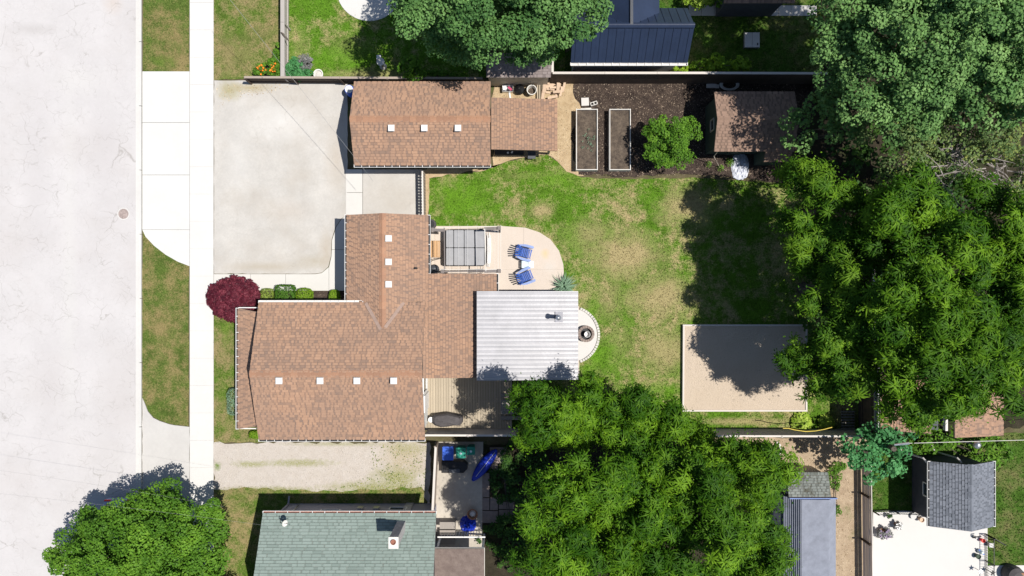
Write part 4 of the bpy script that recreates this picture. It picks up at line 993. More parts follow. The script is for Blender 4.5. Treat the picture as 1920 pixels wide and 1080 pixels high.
b.add(vs, fs); b.build('cover', M['cover_grey'], g, smooth=False)
for sx in (-.55, .55):
    MB().tube([V((p.x + sx, p.y - .05, .3)), V((p.x + sx, p.y + .05, .345))], .04).build('wheel', M['rubber'], g)
t = thing('round_table', P(808, 787, .32), 'tiny round white topped side table beside the covered grill', 'table')
q = P(808, 787, .8)
MB().lathe(q.x, q.y, [(.15, .78), (.15, .81)], 20).build('table_top', M['white'], t); MB().lathe(q.x, q.y, [(.12, .32), (.03, .35), (.02, .78)], 12).build('stem', M['black'], t)
# grey step box table right of deck
t = thing('picnic_table', P(962, 765, 0), 'weathered grey wooden table in tree shade right of the deck', 'table')
q = P(962, 764, .72)
for i in range(6): MB().box(q.x + .02, q.y - .30 + i * .13, .72, 1.35, .12, .035).build('plank', M['deck_grey'], t)
for sg in (-1, 1):
    MB().box(q.x, q.y + sg * .62, .44, 1.35, .22, .035).build('bench_board', M['deck_grey'], t)
    MB().bar(V((q.x + sg * .5, q.y - .66, 0.42)), V((q.x + sg * .5, q.y + .66, .42)), .05, .09).build('cross_beam', M['deck_grey'], t)
    for s2 in (-1, 1): MB().bar(V((q.x + sg * .5, q.y + s2 * .45, 0)), V((q.x + sg * .5, q.y + s2 * .22, .70)), .05, .09).build('leg', M['deck_grey'], t)

# hot tub
q0 = P(836, 431, .92); q1 = P(909, 498, .92)
cx, cy = (q0.x + q1.x) / 2, (q0.y + q1.y) / 2; tw = q1.x - q0.x; th = q0.y - q1.y
t = thing('hot_tub', V((cx, cy, .05)), 'square hot tub with grey panelled cover under the pergola frame', 'hot tub')
def rrect(x0, y0, x1, y1, r, n=5):
    out = []
    for (ccx, ccy, a0) in ((x1 - r, y1 - r, 0), (x0 + r, y1 - r, 90), (x0 + r, y0 + r, 180), (x1 - r, y0 + r, 270)):
        for i in range(n + 1): a = math.radians(a0 + 90 * i / n); out.append((ccx + r * math.cos(a), ccy + r * math.sin(a)))
    return out
MB().prism(rrect(cx - tw / 2, cy - th / 2, cx + tw / 2, cy + th / 2, .18), .06, .80).build('cabinet', M['dark'], t)
MB().prism(rrect(cx - tw / 2 - .03, cy - th / 2 - .03, cx + tw / 2 + .03, cy + th / 2 + .03, .2), .80, .86).build('rim', M['black'], t)
for i in range(4):
    for j in range(2):
        ws = [.20, .27, .27, .26]; xs = [0, .20, .47, .74, 1.0]
        xa = cx - tw / 2 + tw * xs[i] + .015; xb_ = cx - tw / 2 + tw * xs[i + 1] - .015; ya = cy - th / 2 + th * j / 2 + .015; yb_ = cy - th / 2 + th * (j + 1) / 2 - .015
        MB().prism(rrect(xa, ya, xb_, yb_, .04, 2), .86, .95 + R.uniform(-.004, .004)).build('cover_panel', M['tub_cover'], t, bevel=.015)
MB().tube([P(800, 494, .9), P(812, 488, .95), P(828, 484, .98), P(836, 484, .9)], .02).build('cover_lifter', M['black'], t)
# pergola frame
t = thing('pergola', P(868, 466, .05), 'open dark pergola frame with thin white wires around the hot tub', 'pergola')
corners = [(812, 431), (936, 428), (830, 509), (936, 508)]
ph = 2.3
C_ = [P(x, y, ph) for x, y in corners]
for c in C_:
    MB().box(c.x, c.y, ph / 2 + .03, .11, .11, ph).build('post', M['pergola'], t); MB().box(c.x, c.y, ph + .08, .18, .2, .06).build('post_cap', M['pergola'], t)
for (x0_, y0_, x1_, y1_) in ((808, 431, 834, 432), (908, 429, 936, 428), (908, 509, 936, 508), (830, 509, 908, 508)):
    w_ = .15 if y0_ < 500 or x0_ > 900 else .07
    MB().bar(P(x0_, y0_, ph - .05), P(x1_, y1_, ph - .05), w_, .14).build('beam', M['pergola'], t)
wires = MB()
for x in range(843, 940, 17): wires.bar(P(x, 420, ph + .05), P(x, 514, ph + .05), .006)
for x in (934, 939): wires.bar(P(x, 422, ph + .05), P(x, 512, ph + .05), .014)
wires.bar(P(820, 427, ph + .03), P(942, 424, ph + .03), .02); wires.bar(P(825, 505, ph + .03), P(942, 505, ph + .03), .02)
wires.build('roof_wires', M['offwhite'], t, kind='stuff')
MB().bar(P(833, 426, ph), P(834, 507, ph), .05, .06).build('side_rail', M['pergola'], t); MB().bar(P(909, 429, ph), P(911, 508, ph), .04, .06).build('side_rail', M['offwhite'], t)
# curtain gathered at right of tub
b = MB()
for i in range(6): b.tube([P(914 + i * 1.2, 436 + (i % 3) * 5, .25), P(914 + i * 1.3, 466, .2), P(914 + i, 500 - (i % 2) * 6, .25)], .018, 5)
b.build('gathered_cord', M['white'], t, kind='stuff')
# bench
t = thing('bench', P(816, 467, .05), 'small wooden slatted bench between house wall and hot tub', 'bench')
for i in range(6):
    q = P(806.5 + i * 3.4, 467, .45); MB().box(q.x, q.y, .45, .085, .92, .03).build('seat_slat', M['bench_wood'], t)
for yy in (452, 482):
    MB().bar(P(805, yy, .41), P(825, yy, .41), .04, .05).build('frame_bar', M['black'], t)
    for xx in (806, 824): q = P(xx, yy, .42); MB().box(q.x, q.y, .23, .04, .04, .36).build('leg', M['black'], t)
# kettle grill
t = thing('kettle_grill', P(815, 504, .05), 'round black kettle grill in the corner below the bench', 'grill')
q = P(814, 505, .8); MB().lathe(q.x, q.y, [(.05, .55), (.22, .62), (.28, .78)], 22).build('bowl', M['black'], t, smooth=True)
MB().lathe(q.x, q.y, [(.28, .785), (.25, .90), (.15, .99), (.02, 1.02)], 22).build('lid', M['metal_charcoal'], t, smooth=True)
MB().bar(V((q.x - .06, q.y, 1.05)), V((q.x + .06, q.y, 1.05)), .03).build('handle', M['steel'], t)
for a in (90, 210, 330): MB().bar(V((q.x + .1 * math.cos(math.radians(a)), q.y + .1 * math.sin(math.radians(a)), .6)), V((q.x + .26 * math.cos(math.radians(a)), q.y + .26 * math.sin(math.radians(a)), .06)), .02).build('leg', M['steel'], t)
# air conditioner
t = thing('wall_lantern_box', P(808, 420, .05), 'dark rounded utility drum beside the house corner above the bench', 'drum')
q = P(808, 420, .5); MB().lathe(q.x, q.y, [(.26, .05), (.28, .4), (.24, .5)], 18).build('drum', M['cover_grey'], t); MB().lathe(q.x, q.y, [(.2, .505), (.2, .54)], 18).build('lid', M['black'], t)

# Adirondack chairs: built facing +x
def adirondack(label):
    t = thing('patio_chair', (0, 0, 0), label, 'chair', 'blue slatted garden chairs on the patio')
    for i in range(6): MB().box(.30 - i * .092, 0, .37 - i * .022, .064, .44, .02).build('seat_slat', M['blue'], t, local=True)
    for i in range(6):
        f = (i - 2.5); a = V((-.20, f * .078, .26)); b_ = V((-.58 + abs(f) * .025, f * .125, .98 - abs(f) * .045))
        MB().bar(a, b_, .064, .02).build('back_slat', M['blue'], t, local=True)
    MB().box(-.36, 0, .515, .03, .66, .05).build('back_rail', M['blue'], t, local=True)
    for s in (-1, 1):
        m = MB(); m.prism([(-.40, s * .30), (-.1, s * .31), (.36, s * .31), (.40, s * .37), (.34, s * .45), (-.1, s * .45), (-.40, s * .37)], .54, .562); m.build('armrest', M['chair_arm_sheen'], t, local=True)
        MB().box(.30, s * .35, .27, .09, .025, .54).build('leg', M['blue'], t, local=True)
        MB().bar(V((.34, s * .235, .34)), V((-.62, s * .235, .03)), .025, .10).build('leg', M['blue'], t, local=True)
        MB().bar(V((-.34, s * .33, .54)), V((-.42, s * .27, .10)), .025, .06).build('back_strut', M['blue'], t, local=True)
    return t
c1 = adirondack('blue slatted garden chair above the small white table'); q = P(985, 474, .4); c1.location = (q.x, q.y, .05); c1.rotation_euler.z = math.radians(-14)
c2 = copy_tree(c1); q = P(987, 518, .4); c2.location = (q.x, q.y, .05); c2.rotation_euler.z = math.radians(22); c2['label'] = 'blue slatted garden chair below the small white table, nearer the metal roof'
t = thing('side_table', P(990, 496, .05), 'small pale blue side table between the blue chairs', 'table')
for k in range(5):
    q = P(990, 490.5 + k * 2.7, .45); MB().box(q.x - .04, q.y, .45, .62 if k < 9 else .4, .07, .02).build('top_slat', M['ice'], t)
q = P(996, 496, .48); MB().box(q.x, q.y, .475, .28, .36, .02).build('tray', M['white'], t)
for sx, sy in ((-.3, -.14), (-.3, .14), (.2, -.14), (.2, .14)): q = P(990, 496, .4); MB().box(q.x + sx, q.y + sy, .24, .03, .03, .40).build('leg', M['ice'], t)

# fire pit with stone ring
t = thing('fire_pit', P(1099, 626, .058), 'round stone fire bowl with a white bucket at the metal roof edge', 'fire pit')
p = P(1099, 626, .3); n = 18
for i in range(n):
    a0 = 2 * math.pi * i / n + .02; a1 = 2 * math.pi * (i + 1) / n - .02; r0, r1 = .32, .46
    MB().prism([(p.x + r0 * math.cos(a0), p.y + r0 * math.sin(a0)), (p.x + r1 * math.cos(a0), p.y + r1 * math.sin(a0)), (p.x + r1 * math.cos(a1), p.y + r1 * math.sin(a1)), (p.x + r0 * math.cos(a1), p.y + r0 * math.sin(a1))], .05, .36 + R.uniform(-.01, .01)).build('stone', M['paver'], t)
MB().lathe(p.x, p.y, [(.31, .05), (.31, .12)], 18).build('ash_bed', M['dark'], t)
t = thing('bucket', V((p.x + .02, p.y, .12)), 'small white bucket standing inside the stone fire pit', 'bucket')
MB().lathe(p.x + .05, p.y - .02, [(.14, .12), (.17, .48), (.16, .48), (.13, .2)], 20).build('body', M['white'], t, smooth=False)
bd = thing('stone_edging', P(1084, 628, .03), 'curved stone edging round the small half circle patio', 'edging')
for i in range(26):
    a = math.radians(-68 + i * 136 / 25); q = P(1070 + 52.5 * math.cos(a), 628 + 52.5 * math.sin(a)); 
    MB().box(q.x, q.y, .06, .13, .125 + R.uniform(-.02, .01), .11 + R.uniform(0, .03), -a).build('stone', M['stone'], bd)

# sandpit
t = thing('sandpit', P(1397, 690, 0), 'rectangular beige sandpit with pale timber border on the lawn', 'sandpit')
z = .22; A = [P(1282, 610, z), P(1512, 610, z), P(1512, 770, z), P(1281, 770, z)]
MB().prism([(q.x, q.y) for q in A], .03, z - .03).build('sand', M['sand'], t)
for i in range(4):
    a = A[i]; b_ = A[(i + 1) % 4]; d = (b_ - a).normalized()
    MB().bar(V((a.x, a.y, z / 2 + .01)) + d * (.05 if i % 2 else -.05), V((b_.x, b_.y, z / 2 + .01)) + d * (-.05 if i % 2 else .05), .09, z + .02).build('timber', M['fence_cap'], t)

# raised beds
for lab, bx in (('left raised planting bed with white frame nearer the garage', (1080, 1121)), ('right raised planting bed with white frame nearer the fruit tree', (1142.5, 1183))):
    h = .55; a = P(bx[0], 204, h); b_ = P(bx[1], 319, h)
    t = thing('raised_bed', V(((a.x + b_.x) / 2, (a.y + b_.y) / 2, 0)), lab, 'planter', 'raised planting beds')
    cx, cy, w, l = (a.x + b_.x) / 2, (a.y + b_.y) / 2, b_.x - a.x, a.y - b_.y
    for s in (-1, 1):
        MB().box(cx + s * (w / 2 - .03), cy, h / 2, .038, l, h).build('side_board', M['offwhite'], t)
        MB().box(cx, cy + s * (l / 2 - .03), h / 2, w - .105, .038, h).build('end_board', M['offwhite'], t)
    MB().box(cx, cy, .22, w - .12, l - .12, .42).build('soil', M['bed_soil'], t)
    v = []; 
# concrete blocks
t = thing('concrete_slab', P(1098, 193, .03), 'square white concrete slab lying above the left raised bed', 'slab'); q = P(1097, 191, .1)
MB().box(q.x, q.y, .08, .42, .44, .1, .05).build('slab', M['patio_white'], t)
MB().box(q.x + .05, q.y - .42, .08, .6, .14, .1, .05).build('slab', M['stone'], t)
t = thing('cinder_block', P(1113, 194, .03), 'hollow concrete block lying beside the square slab', 'block'); q = P(1113.5, 194, .2)
m = MB(); 
for dx, dy, sx, sy in ((0, .08, .39, .03), (0, -.08, .39, .03), (-.18, 0, .03, .13), (.18, 0, .03, .13), (0, 0, .035, .13)): m.box(q.x + dx * math.cos(.3) - dy * math.sin(.3), q.y + dx * math.sin(.3) + dy * math.cos(.3), .13, sx, sy, .19, .3)
m.build('block_walls', M['offwhite'], t)

# stored things behind the garage
t = thing('storage_crate', P(952, 167, .03), 'open white crate of bright odds and ends behind the garage', 'crate'); q = P(952, 166, .3)
m = MB()
for s in (-1, 1): m.box(q.x + s * .29, q.y, .2, .02, .38, .34); m.box(q.x, q.y + s * .18, .2, .56, .02, .34)
m.box(q.x, q.y, .05, .56, .34, .02); m.build('crate_wall', M['steel'], t)
MB().box(q.x - .17, q.y + .03, .37, .22, .26, .04, .2).build('lid', M['white'], t); MB().box(q.x + .12, q.y - .02, .36, .26, .12, .05, -.7).build('red_bundle', M['pink'], t)
MB().box(q.x + .12, q.y - .34, .06, .09, .3, .05, .15).build('white_slat', M['white'], t)
t = thing('trash_bag', P(974, 168, .03), 'crumpled black trash bag between crate and round tub', 'bag'); q = P(974, 167, .3)
b = MB(); vs = []; fs = []
for k in range(6):
    for i in range(12):
        a = 2 * math.pi * i / 12; rr_ = [.18, .27, .29, .25, .15, .04][k] * R.uniform(.85, 1.15); vs.append((q.x + rr_ * math.cos(a), q.y + rr_ * math.sin(a), .03 + k * .09 + R.uniform(-.02, .02)))
for k in range(5):
    for i in range(12): fs.append((k * 12 + i, k * 12 + (i + 1) % 12, (k + 1) * 12 + (i + 1) % 12, (k + 1) * 12 + i))
fs.append(tuple(range(60, 72))); b.add(vs, fs); b.build('bag', M['black'], t)
t = thing('round_tub', P(997, 169, .03), 'round pale green planter tub behind the garage lean-to', 'tub'); q = P(997, 169, .45)
MB().lathe(q.x, q.y, [(.20, .03), (.26, .45), (.28, .52), (.24, .52), (.21, .2), (.2, .16)], 26).build('tub', M['leaf_sage'] if False else M['offwhite'], t); MB().lathe(q.x, q.y, [(.20, .17), (.18, .19)], 20).build('soil', M['bed_soil'], t)
t = thing('lumber_pile', P(1030, 170, .03), 'loose pile of split boards and firewood at the fence by the lean-to', 'lumber')
for i in range(22):
    px, py = R.uniform(1010, 1062), R.uniform(157, 186)
    if px > 1040 and py > 170: py -= 12
    q = P(px, py, .2); big = R.random() < .5
    MB().box(q.x, q.y, .06 + R.uniform(0, .3), R.uniform(.10, .2) if big else R.uniform(.4, .6), R.uniform(.4, .7) if big else R.uniform(.1, .16), .04, R.uniform(-.25, .25), tilt=(R.uniform(-.12, .12), 'X')).build('board', M['lumber'], t)
for i, x in enumerate((1008, 1012, 1017)): q = P(x, 171, .2); MB().box(q.x, q.y, .18, .07, .85, .07).build('beam', M['deck'], t)
t = thing('folding_chair', P(996, 290, .03), 'dark folding chair half under the lean-to edge', 'chair'); q = P(997, 291, .4)
MB().box(q.x, q.y, .42, .42, .4, .03).build('seat', M['metal_charcoal'], t); MB().box(q.x, q.y + .22, .68, .42, .03, .3).build('backrest', M['metal_charcoal'], t)
for sx in (-.2, .2):
    for sy in (-.2, .2): MB().bar(V((q.x + sx, q.y + sy, .41)), V((q.x + sx * 1.1, q.y + sy * 1.4, .03)), .025).build('leg', M['black'], t)
t = thing('work_bench', P(955, 286, .03), 'low dark work bench with white scraps under the lean-to edge', 'bench'); q = P(955, 284, .5)
MB().box(q.x, q.y, .5, 1.6, .4, .05).build('bench_top', M['dark'], t)
for sx in (-.7, .7): MB().box(q.x + sx, q.y, .25, .06, .34, .45).build('leg', M['dark'], t)
MB().box(q.x - .08, q.y - .08, .54, .10, .1, .03, .3).build('paper', M['white'], t); MB().box(q.x + .15, q.y - .05, .54, .12, .08, .03, .9).build('paper', M['white'], t)
t = thing('blue_barrel', P(655, 170, .03), 'blue barrel at the fence beside the garage corner', 'barrel'); q = P(655, 168, .8)
MB().lathe(q.x, q.y, [(.24, .03), (.28, .3), (.28, .6), (.24, .86)], 20).build('barrel', M['blue_bin'], t); MB().lathe(q.x, q.y, [(.21, .865), (.21, .89)], 20).build('lid', M['white'], t)

# things by the garden shed
t = thing('tyre_ring', P(1368, 158, .04), 'grey rubber tyre ring lying by the fence behind the shed', 'tyre'); q = P(1368, 158, .2)
vs = []; fs = []
for i in range(28):
    a = 2 * math.pi * i / 28
    for j in range(8):
        b_ = 2 * math.pi * j / 8; rr_ = .42 + .09 * math.cos(b_); vs.append((q.x + rr_ * 1.1 * math.cos(a), q.y + rr_ * .68 * math.sin(a), .16 + .09 * math.sin(b_)))
for i in range(28):
    for j in range(8): fs.append((i * 8 + j, ((i + 1) % 28) * 8 + j, ((i + 1) % 28) * 8 + (j + 1) % 8, i * 8 + (j + 1) % 8))
MB().add(vs, fs).build('ring', M['curb'], t, smooth=True)
t = thing('paving_stone', P(1333, 162, .04), 'flat white paving stone left of the tyre ring', 'stone'); q = P(1334, 161, .1); MB().box(q.x, q.y, .08, .55, .22, .08).build('stone_block', M['patio_white'], t); MB().box(q.x + .34, q.y - .02, .07, .18, .2, .06).build('stone_block', M['curb'], t)
def crumple(cx, cy, rx, ry, h, z0, n=13, seed=1):
    rr = random.Random(seed); vs = []; fs = []
    for j in range(n):
        for i in range(n):
            u, v = i / (n - 1) * 2 - 1, j / (n - 1) * 2 - 1; e = max(abs(u), abs(v)); hh = h * (1 - e ** 2) * rr.uniform(.45, 1.1)
            vs.append((cx + u * rx * (1 - .25 * v * v) + rr.uniform(-.02, .02), cy + v * ry * (1 - .2 * u * u) + rr.uniform(-.02, .02), z0 + hh))
    for j in range(n - 1):
        for i in range(n - 1): fs.append((j * n + i, j * n + i + 1, (j + 1) * n + i + 1, (j + 1) * n + i))
    return MB().add(vs, fs)
q = P(1388, 312, .1); tag(crumple(q.x, q.y, .5, .75, .22, .045, seed=4).build('tarp', M['tarp_white'], origin=(q.x, q.y, .04)), 'crumpled white and blue tarp below the garden shed', 'tarp')
# bins, crate, kayak next door
def bin_(px, py, w, l, mat, label, heart=False):
    t = thing('recycling_bin', P(px, py, .045), label, 'bin', 'bins beside the light wooden fence'); q = P(px, py, .85)
    MB().hull([V((q.x - w * .42, q.y - l * .42, .05)), V((q.x + w * .42, q.y - l * .42, .05)), V((q.x + w * .42, q.y + l * .42, .05)), V((q.x - w * .42, q.y + l * .42, .05))], [V((q.x - w / 2, q.y - l / 2, .82)), V((q.x + w / 2, q.y - l / 2, .82)), V((q.x + w / 2, q.y + l / 2, .82)), V((q.x - w / 2, q.y + l / 2, .82))]).build('body', M[mat], t, bevel=.03)
    ld = MB(); ld.prism(rrect(q.x - w / 2 - .02, q.y - l / 2 - .02, q.x + w / 2 + .02, q.y + l / 2 + .02, .06, 3), .825, .88); ld = ld.build('lid', M[mat], t, bevel=.02)
    MB().box(q.x, q.y - .05, .89, w * .72, l * .6, .03).build('lid_panel', M[mat], ld, bevel=.012)
    MB().box(q.x, q.y + l / 2 - .03, .90, w * .8, .05, .05).build('handle', M[mat], ld)
    if heart: MB().lathe(q.x, q.y - .02, [(.07, .905), (.05, .925)], 12).build('lid_emblem', M['ice'], ld)
bin_(840, 850, .58, .72, 'blue_bin', 'bright blue wheeled bin at the fence corner next door')
bin_(864, 849, .50, .55, 'green_bin', 'green wheeled bin in the middle of the three bins', True)
bin_(883, 845, .42, .42, 'green_bin', 'smaller green bin right of the other green one', True)
t = thing('storage_box', P(850, 876, .045), 'black storage box with grey lid below the blue bin', 'box'); q = P(852, 876, .5)
MB().prism([(q.x - .72, q.y - .32), (q.x + .5, q.y - .32), (q.x + .72, q.y - .1), (q.x + .72, q.y + .15), (q.x + .5, q.y + .32), (q.x - .72, q.y + .32)], .05, .5).build('body', M['black'], t, bevel=.02); MB().box(q.x + .0, q.y - .2, .515, .6, .22, .03).build('lid', M['metal_charcoal'], t)
# kayak
t = thing('kayak', P(908, 875, .045), 'deep blue kayak with white centre stripe lying beside the paver path', 'kayak')
a = P(886, 901, .3); b_ = P(931, 843, .3); a.z = b_.z = .06; L = (b_ - a).length; d = (b_ - a).normalized(); s = V((-d.y, d.x, 0)); vs = []; fs = []; nn = 15
for i in range(nn):
    u = i / (nn - 1); w = .33 * math.sin(math.pi * min(1, max(0, u * .96 + .02))) ** .55; c = a + d * L * u
    for k in range(10):
        an = 2 * math.pi * k / 10; vs.append(c + s * w * math.cos(an) + V((0, 0, .17 + (.17 * math.sin(an)) * (w / .33) ** .5 + .08 * (2 * u - 1) ** 2)))
for i in range(nn - 1):
    for k in range(10): fs.append((i * 10 + k, i * 10 + (k + 1) % 10, (i + 1) * 10 + (k + 1) % 10, (i + 1) * 10 + k))
fs += [tuple(range(10)), tuple(range((nn - 1) * 10, nn * 10))[::-1]]
MB().add(vs, fs).build('hull', M['blue_deep'], t, smooth=True)
MB().tube([a + d * L * u + V((0, 0, .355 + .04 * (2 * u - 1) ** 2)) for u in (.15, .3, .5, .52, .7, .93)], .012, 6).build('stripe', M['white'], t)
# round planter + blue tarp chair + bench next door
t = thing('fire_bowl', P(886, 965, .045), 'rusty round bowl on the shaded patio next door', 'bowl'); q = P(886, 964, .3)
MB().lathe(q.x, q.y, [(.2, .05), (.27, .3), (.3, .36), (.24, .36), (.2, .2)], 24).build('bowl', M['terracotta'], t); MB().lathe(q.x, q.y, [(.19, .21), (.12, .27)], 14).build('ash', M['offwhite'], t)
q = P(877, 986, .4); tag(crumple(q.x, q.y, .46, .46, .45, .05, seed=9).build('tarp', M['blue_deep'], origin=(q.x, q.y, .045)), 'dark blue tarp bundle below the rusty bowl', 'tarp')
t = thing('step_box', P(840, 995, .045), 'grey wooden step box at the right wall of the green roofed house', 'steps'); 
for i, (py, hh) in enumerate(((985, .65), (1000, .45), (1014, .25))):
    q = P(839, py, hh); MB().box(q.x, q.y, hh / 2 + .03, .85, .38, hh).build('tread', M['deck_grey'], t)
t = thing('cellar_steps', P(798, 950, .03), 'short run of pale slatted steps beside the green roofed house', 'steps')
for i in range(5):
    q = P(797, 947 + i * 4, .2 + i * .02); MB().box(q.x, q.y, .1 + i * .03, .65, .09, .04).build('slat', M['siding_grey'], t)
MB().box(q.x, P(797, 955).y, .06, .6, .6, .04).build('frame', M['siding_grey'], t)
# satellite dish
t = thing('satellite_dish', P(530, 978, 3.3), 'small satellite dish bolted on the green shingle roof', 'dish')
q = P(533, 978, 3.35); m = MB(); vs = []; fs = []
for k, r in enumerate((.02, .07, .12, .16)):
    for i in range(16): a = 2 * math.pi * i / 16; vs.append(q + Matrix.Rotation(.9, 3, 'Y') @ V((r * math.cos(a), r * math.sin(a), r * r * 1.2)) + V((.1, 0, .25)))
for k in range(3):
    for i in range(16): fs.append((k * 16 + i, k * 16 + (i + 1) % 16, (k + 1) * 16 + (i + 1) % 16, (k + 1) * 16 + i))
m.add(vs, fs).build('dish', M['offwhite'], t, smooth=True); MB().tube([q + V((-.25, .12, -.12)), q + V((-.15, 0, .15)), q + V((.08, 0, .25))], .02).build('mast', M['black'], t); MB().tube([q + V((.1, 0, .2)), q + V((.4, -.02, .35))], .012).build('arm', M['black'], t)
# utility box on the top right lawn
t = thing('cellar_hatch', P(1411, 75, .02), 'grey two-leaf metal hatch on the shaded lawn at the top right', 'hatch'); q = P(1410, 75, .25)
MB().box(q.x, q.y, .13, .84, .84, .24).build('frame', M['steel'], t)
for s in (-1, 1): MB().box(q.x + s * .205, q.y, .265, .39, .80, .03).build('leaf', M['curb'], t)
MB().box(q.x + .3, q.y - .24, .29, .06, .12, .03).build('handle', M['black'], t)
# patio at top centre
sheet('neighbour_patio', circ(693, -22, 62, 20, 160, 20) + [(560, -100), (830, -100)], .05, M['curb'], thick=.04)
# small ornaments on the top lawn
t = thing('bird_feeder', P(712, 123, .02), 'small stone bird feeder with pale square top on the top lawn', 'feeder'); q = P(717, 122, .3)
MB().lathe(q.x, q.y, [(.2, .02), (.16, .12), (.09, .2), (.09, .7), (.2, .8), (.22, .86), (.16, .84)], 18).build('bowl', M['stone'], t); MB().box(q.x - .16, q.y + .36, .5, .24, .24, .05).build('tray', M['white'], t); MB().box(q.x - .16, q.y + .36, .25, .05, .05, .46).build('post', M['fence_wood'], t)
t = thing('round_planter', P(597, 139, .02), 'white ring planter with soil beside the top fence', 'planter'); q = P(597, 139, .3)
MB().lathe(q.x, q.y, [(.2, .02), (.27, .34), (.22, .34), (.19, .2)], 24).build('ring', M['white'], t); MB().lathe(q.x, q.y, [(.19, .22), (.12, .27)], 16).build('soil', M['stone'], t)
t = thing('driftwood', P(531, 67, 1.15), 'twisted brown driftwood piece laid across the grey fence', 'driftwood')
MB().tube([P(527, 61, 1.16), P(531, 64, 1.2), P(533, 68, 1.18), P(537, 71, 1.2), P(542, 77, 1.1)], [.03, .06, .04, .06, .02], 7).build('branch', M['bark'], t)
# utility pole, lamp and wires
t = thing('utility_pole', P(1640, 816, 0), 'dark leaning wooden pole at the rear fence corner with a wire to the lamp', 'pole')
MB().tube([P(1634, 812, .0), P(1655, 828, 2.4), P(1676, 842, 4.0)], [.17, .15, .13], 12).build('pole', M['bark'], t)
MB().tube([P(1676, 834, 4.05), P(1704, 831, 4.1)], [.05, .07], 8).build('insulator', M['steel'], t)
pl = [P(lerp(1704, 2100, i / 10), lerp(831, 820, i / 10), 4.1 - .35 * math.sin(math.pi * i / 10)) for i in range(11)]
MB().tube(pl, .014, 5).build('wire', M['offwhite'], t)
t = thing('yard_lamp', P(1836, 836, 0), 'round silver yard lamp above the dark lawn near the wire', 'lamp'); q = P(1834, 835, 3.6)
MB().lathe(q.x, q.y, [(.05, 3.3), (.17, 3.42), (.19, 3.55), (.1, 3.66), (.03, 3.68)], 20).build('globe', M['steel'], t, smooth=True); MB().tube([V((q.x, q.y, 3.35)), V((q.x - .25, q.y + .05, 3.3)), V((q.x - .5, q.y + .12, 3.15)), V((q.x - .5, q.y + .12, 0))], .03).build('lamp_post', M['metal_charcoal'], t)
def wire(a, b, sag, r, label):
    t = thing('overhead_wire', a, label, 'wire')
    MB().tube([lerp(a, b, i / 12) - V((0, 0, sag * math.sin(math.pi * i / 12))) for i in range(13)], r, 5).build('cable', M['wire_grey'], t)
wire(P(400, -40, 7.0), P(700, 340, 4.0), .3, .007, 'thin pale service wire crossing above the top left lawn to the garage')
wire(P(-200, 905, 6.5), P(600, 999, 4.4), .3, .0035, 'thin service wire crossing the street to the green roofed house')
wire(P(-200, 855, 6.5), P(420, 950, 6.3), .3, .003, 'thinner wire above the street just above the other')

# neighbour patio pots and decorations
def pot(px, py, r, h, mat, label, cat='pot', name='plant_pot'):
    t = thing(name, P(px, py, .06), label, cat); q = P(px, py, h)
    MB().lathe(q.x, q.y, [(r * .7, .06), (r, h), (r * .85, h), (r * .75, h * .8)], 18).build('pot', M[mat], t); return t, q
# plants: leaf clusters
def leaf_quads(p, n, s, hd, aspect=.55, fold=.15):
    """p, n: (N,3) positions and normals; s sizes; leaves as folded quads"""
    N_ = len(p); n = n / (np.linalg.norm(n, axis=1, keepdims=True) + 1e-9)
    ref = np.stack([np.cos(hd), np.sin(hd), np.zeros(N_)], 1); t1 = ref - n * (ref * n).sum(1, keepdims=True); t1 /= (np.linalg.norm(t1, axis=1, keepdims=True) + 1e-9)
    t2 = np.cross(n, t1); s = s[:, None]
    v = np.stack([p - t1 * s * .5, p + t2 * s * aspect * .5 + n * s * fold, p + t1 * s * .5, p - t2 * s * aspect * .5 + n * s * fold], 1)
    return v.reshape(-1, 3)
def rand_dirs(n, up=0.0):
    d = NR.normal(size=(n, 3)); d /= np.linalg.norm(d, axis=1, keepdims=True); d[:, 2] = np.where(d[:, 2] < up, -d[:, 2] * .6 + up * .4, d[:, 2]); return d / np.linalg.norm(d, axis=1, keepdims=True)

def ellipsoid_lobes(parts, lobe_r, density, bumps=.25, low=-.15, inner=.25, sep=.62):
    """lobe centres spread over the upper shells of several ellipsoids; parts = (x, y, z, rx, ry, rz)"""
    out = []
    for (x, y, z, rx, ry, rz) in parts:
        n = max(4, int(density * (rx * ry) / (lobe_r ** 2)))
        d = rand_dirs(n * 2, low); ph = NR.uniform(0, 6.28, 3)
        az = np.arctan2(d[:, 1], d[:, 0]); f = 1 + bumps * (np.sin(az * 3 + ph[0]) * .45 + np.sin(az * 5 + ph[1]) * .35 + NR.normal(size=len(az)) * .3)
        rad = np.where(NR.random(len(az)) < inner, NR.uniform(.35, .8, len(az)), NR.uniform(.86, 1.0, len(az))) * f
        c = np.stack([x + d[:, 0] * rx * rad, y + d[:, 1] * ry * rad, z + d[:, 2] * rz * rad], 1)
        # thin out lobes that crowd each other
        keep = []
        for q in c:
            if all(((q - k) ** 2).sum() > (lobe_r * sep) ** 2 for k in keep): keep.append(q)
        out += keep
    return np.array(out)

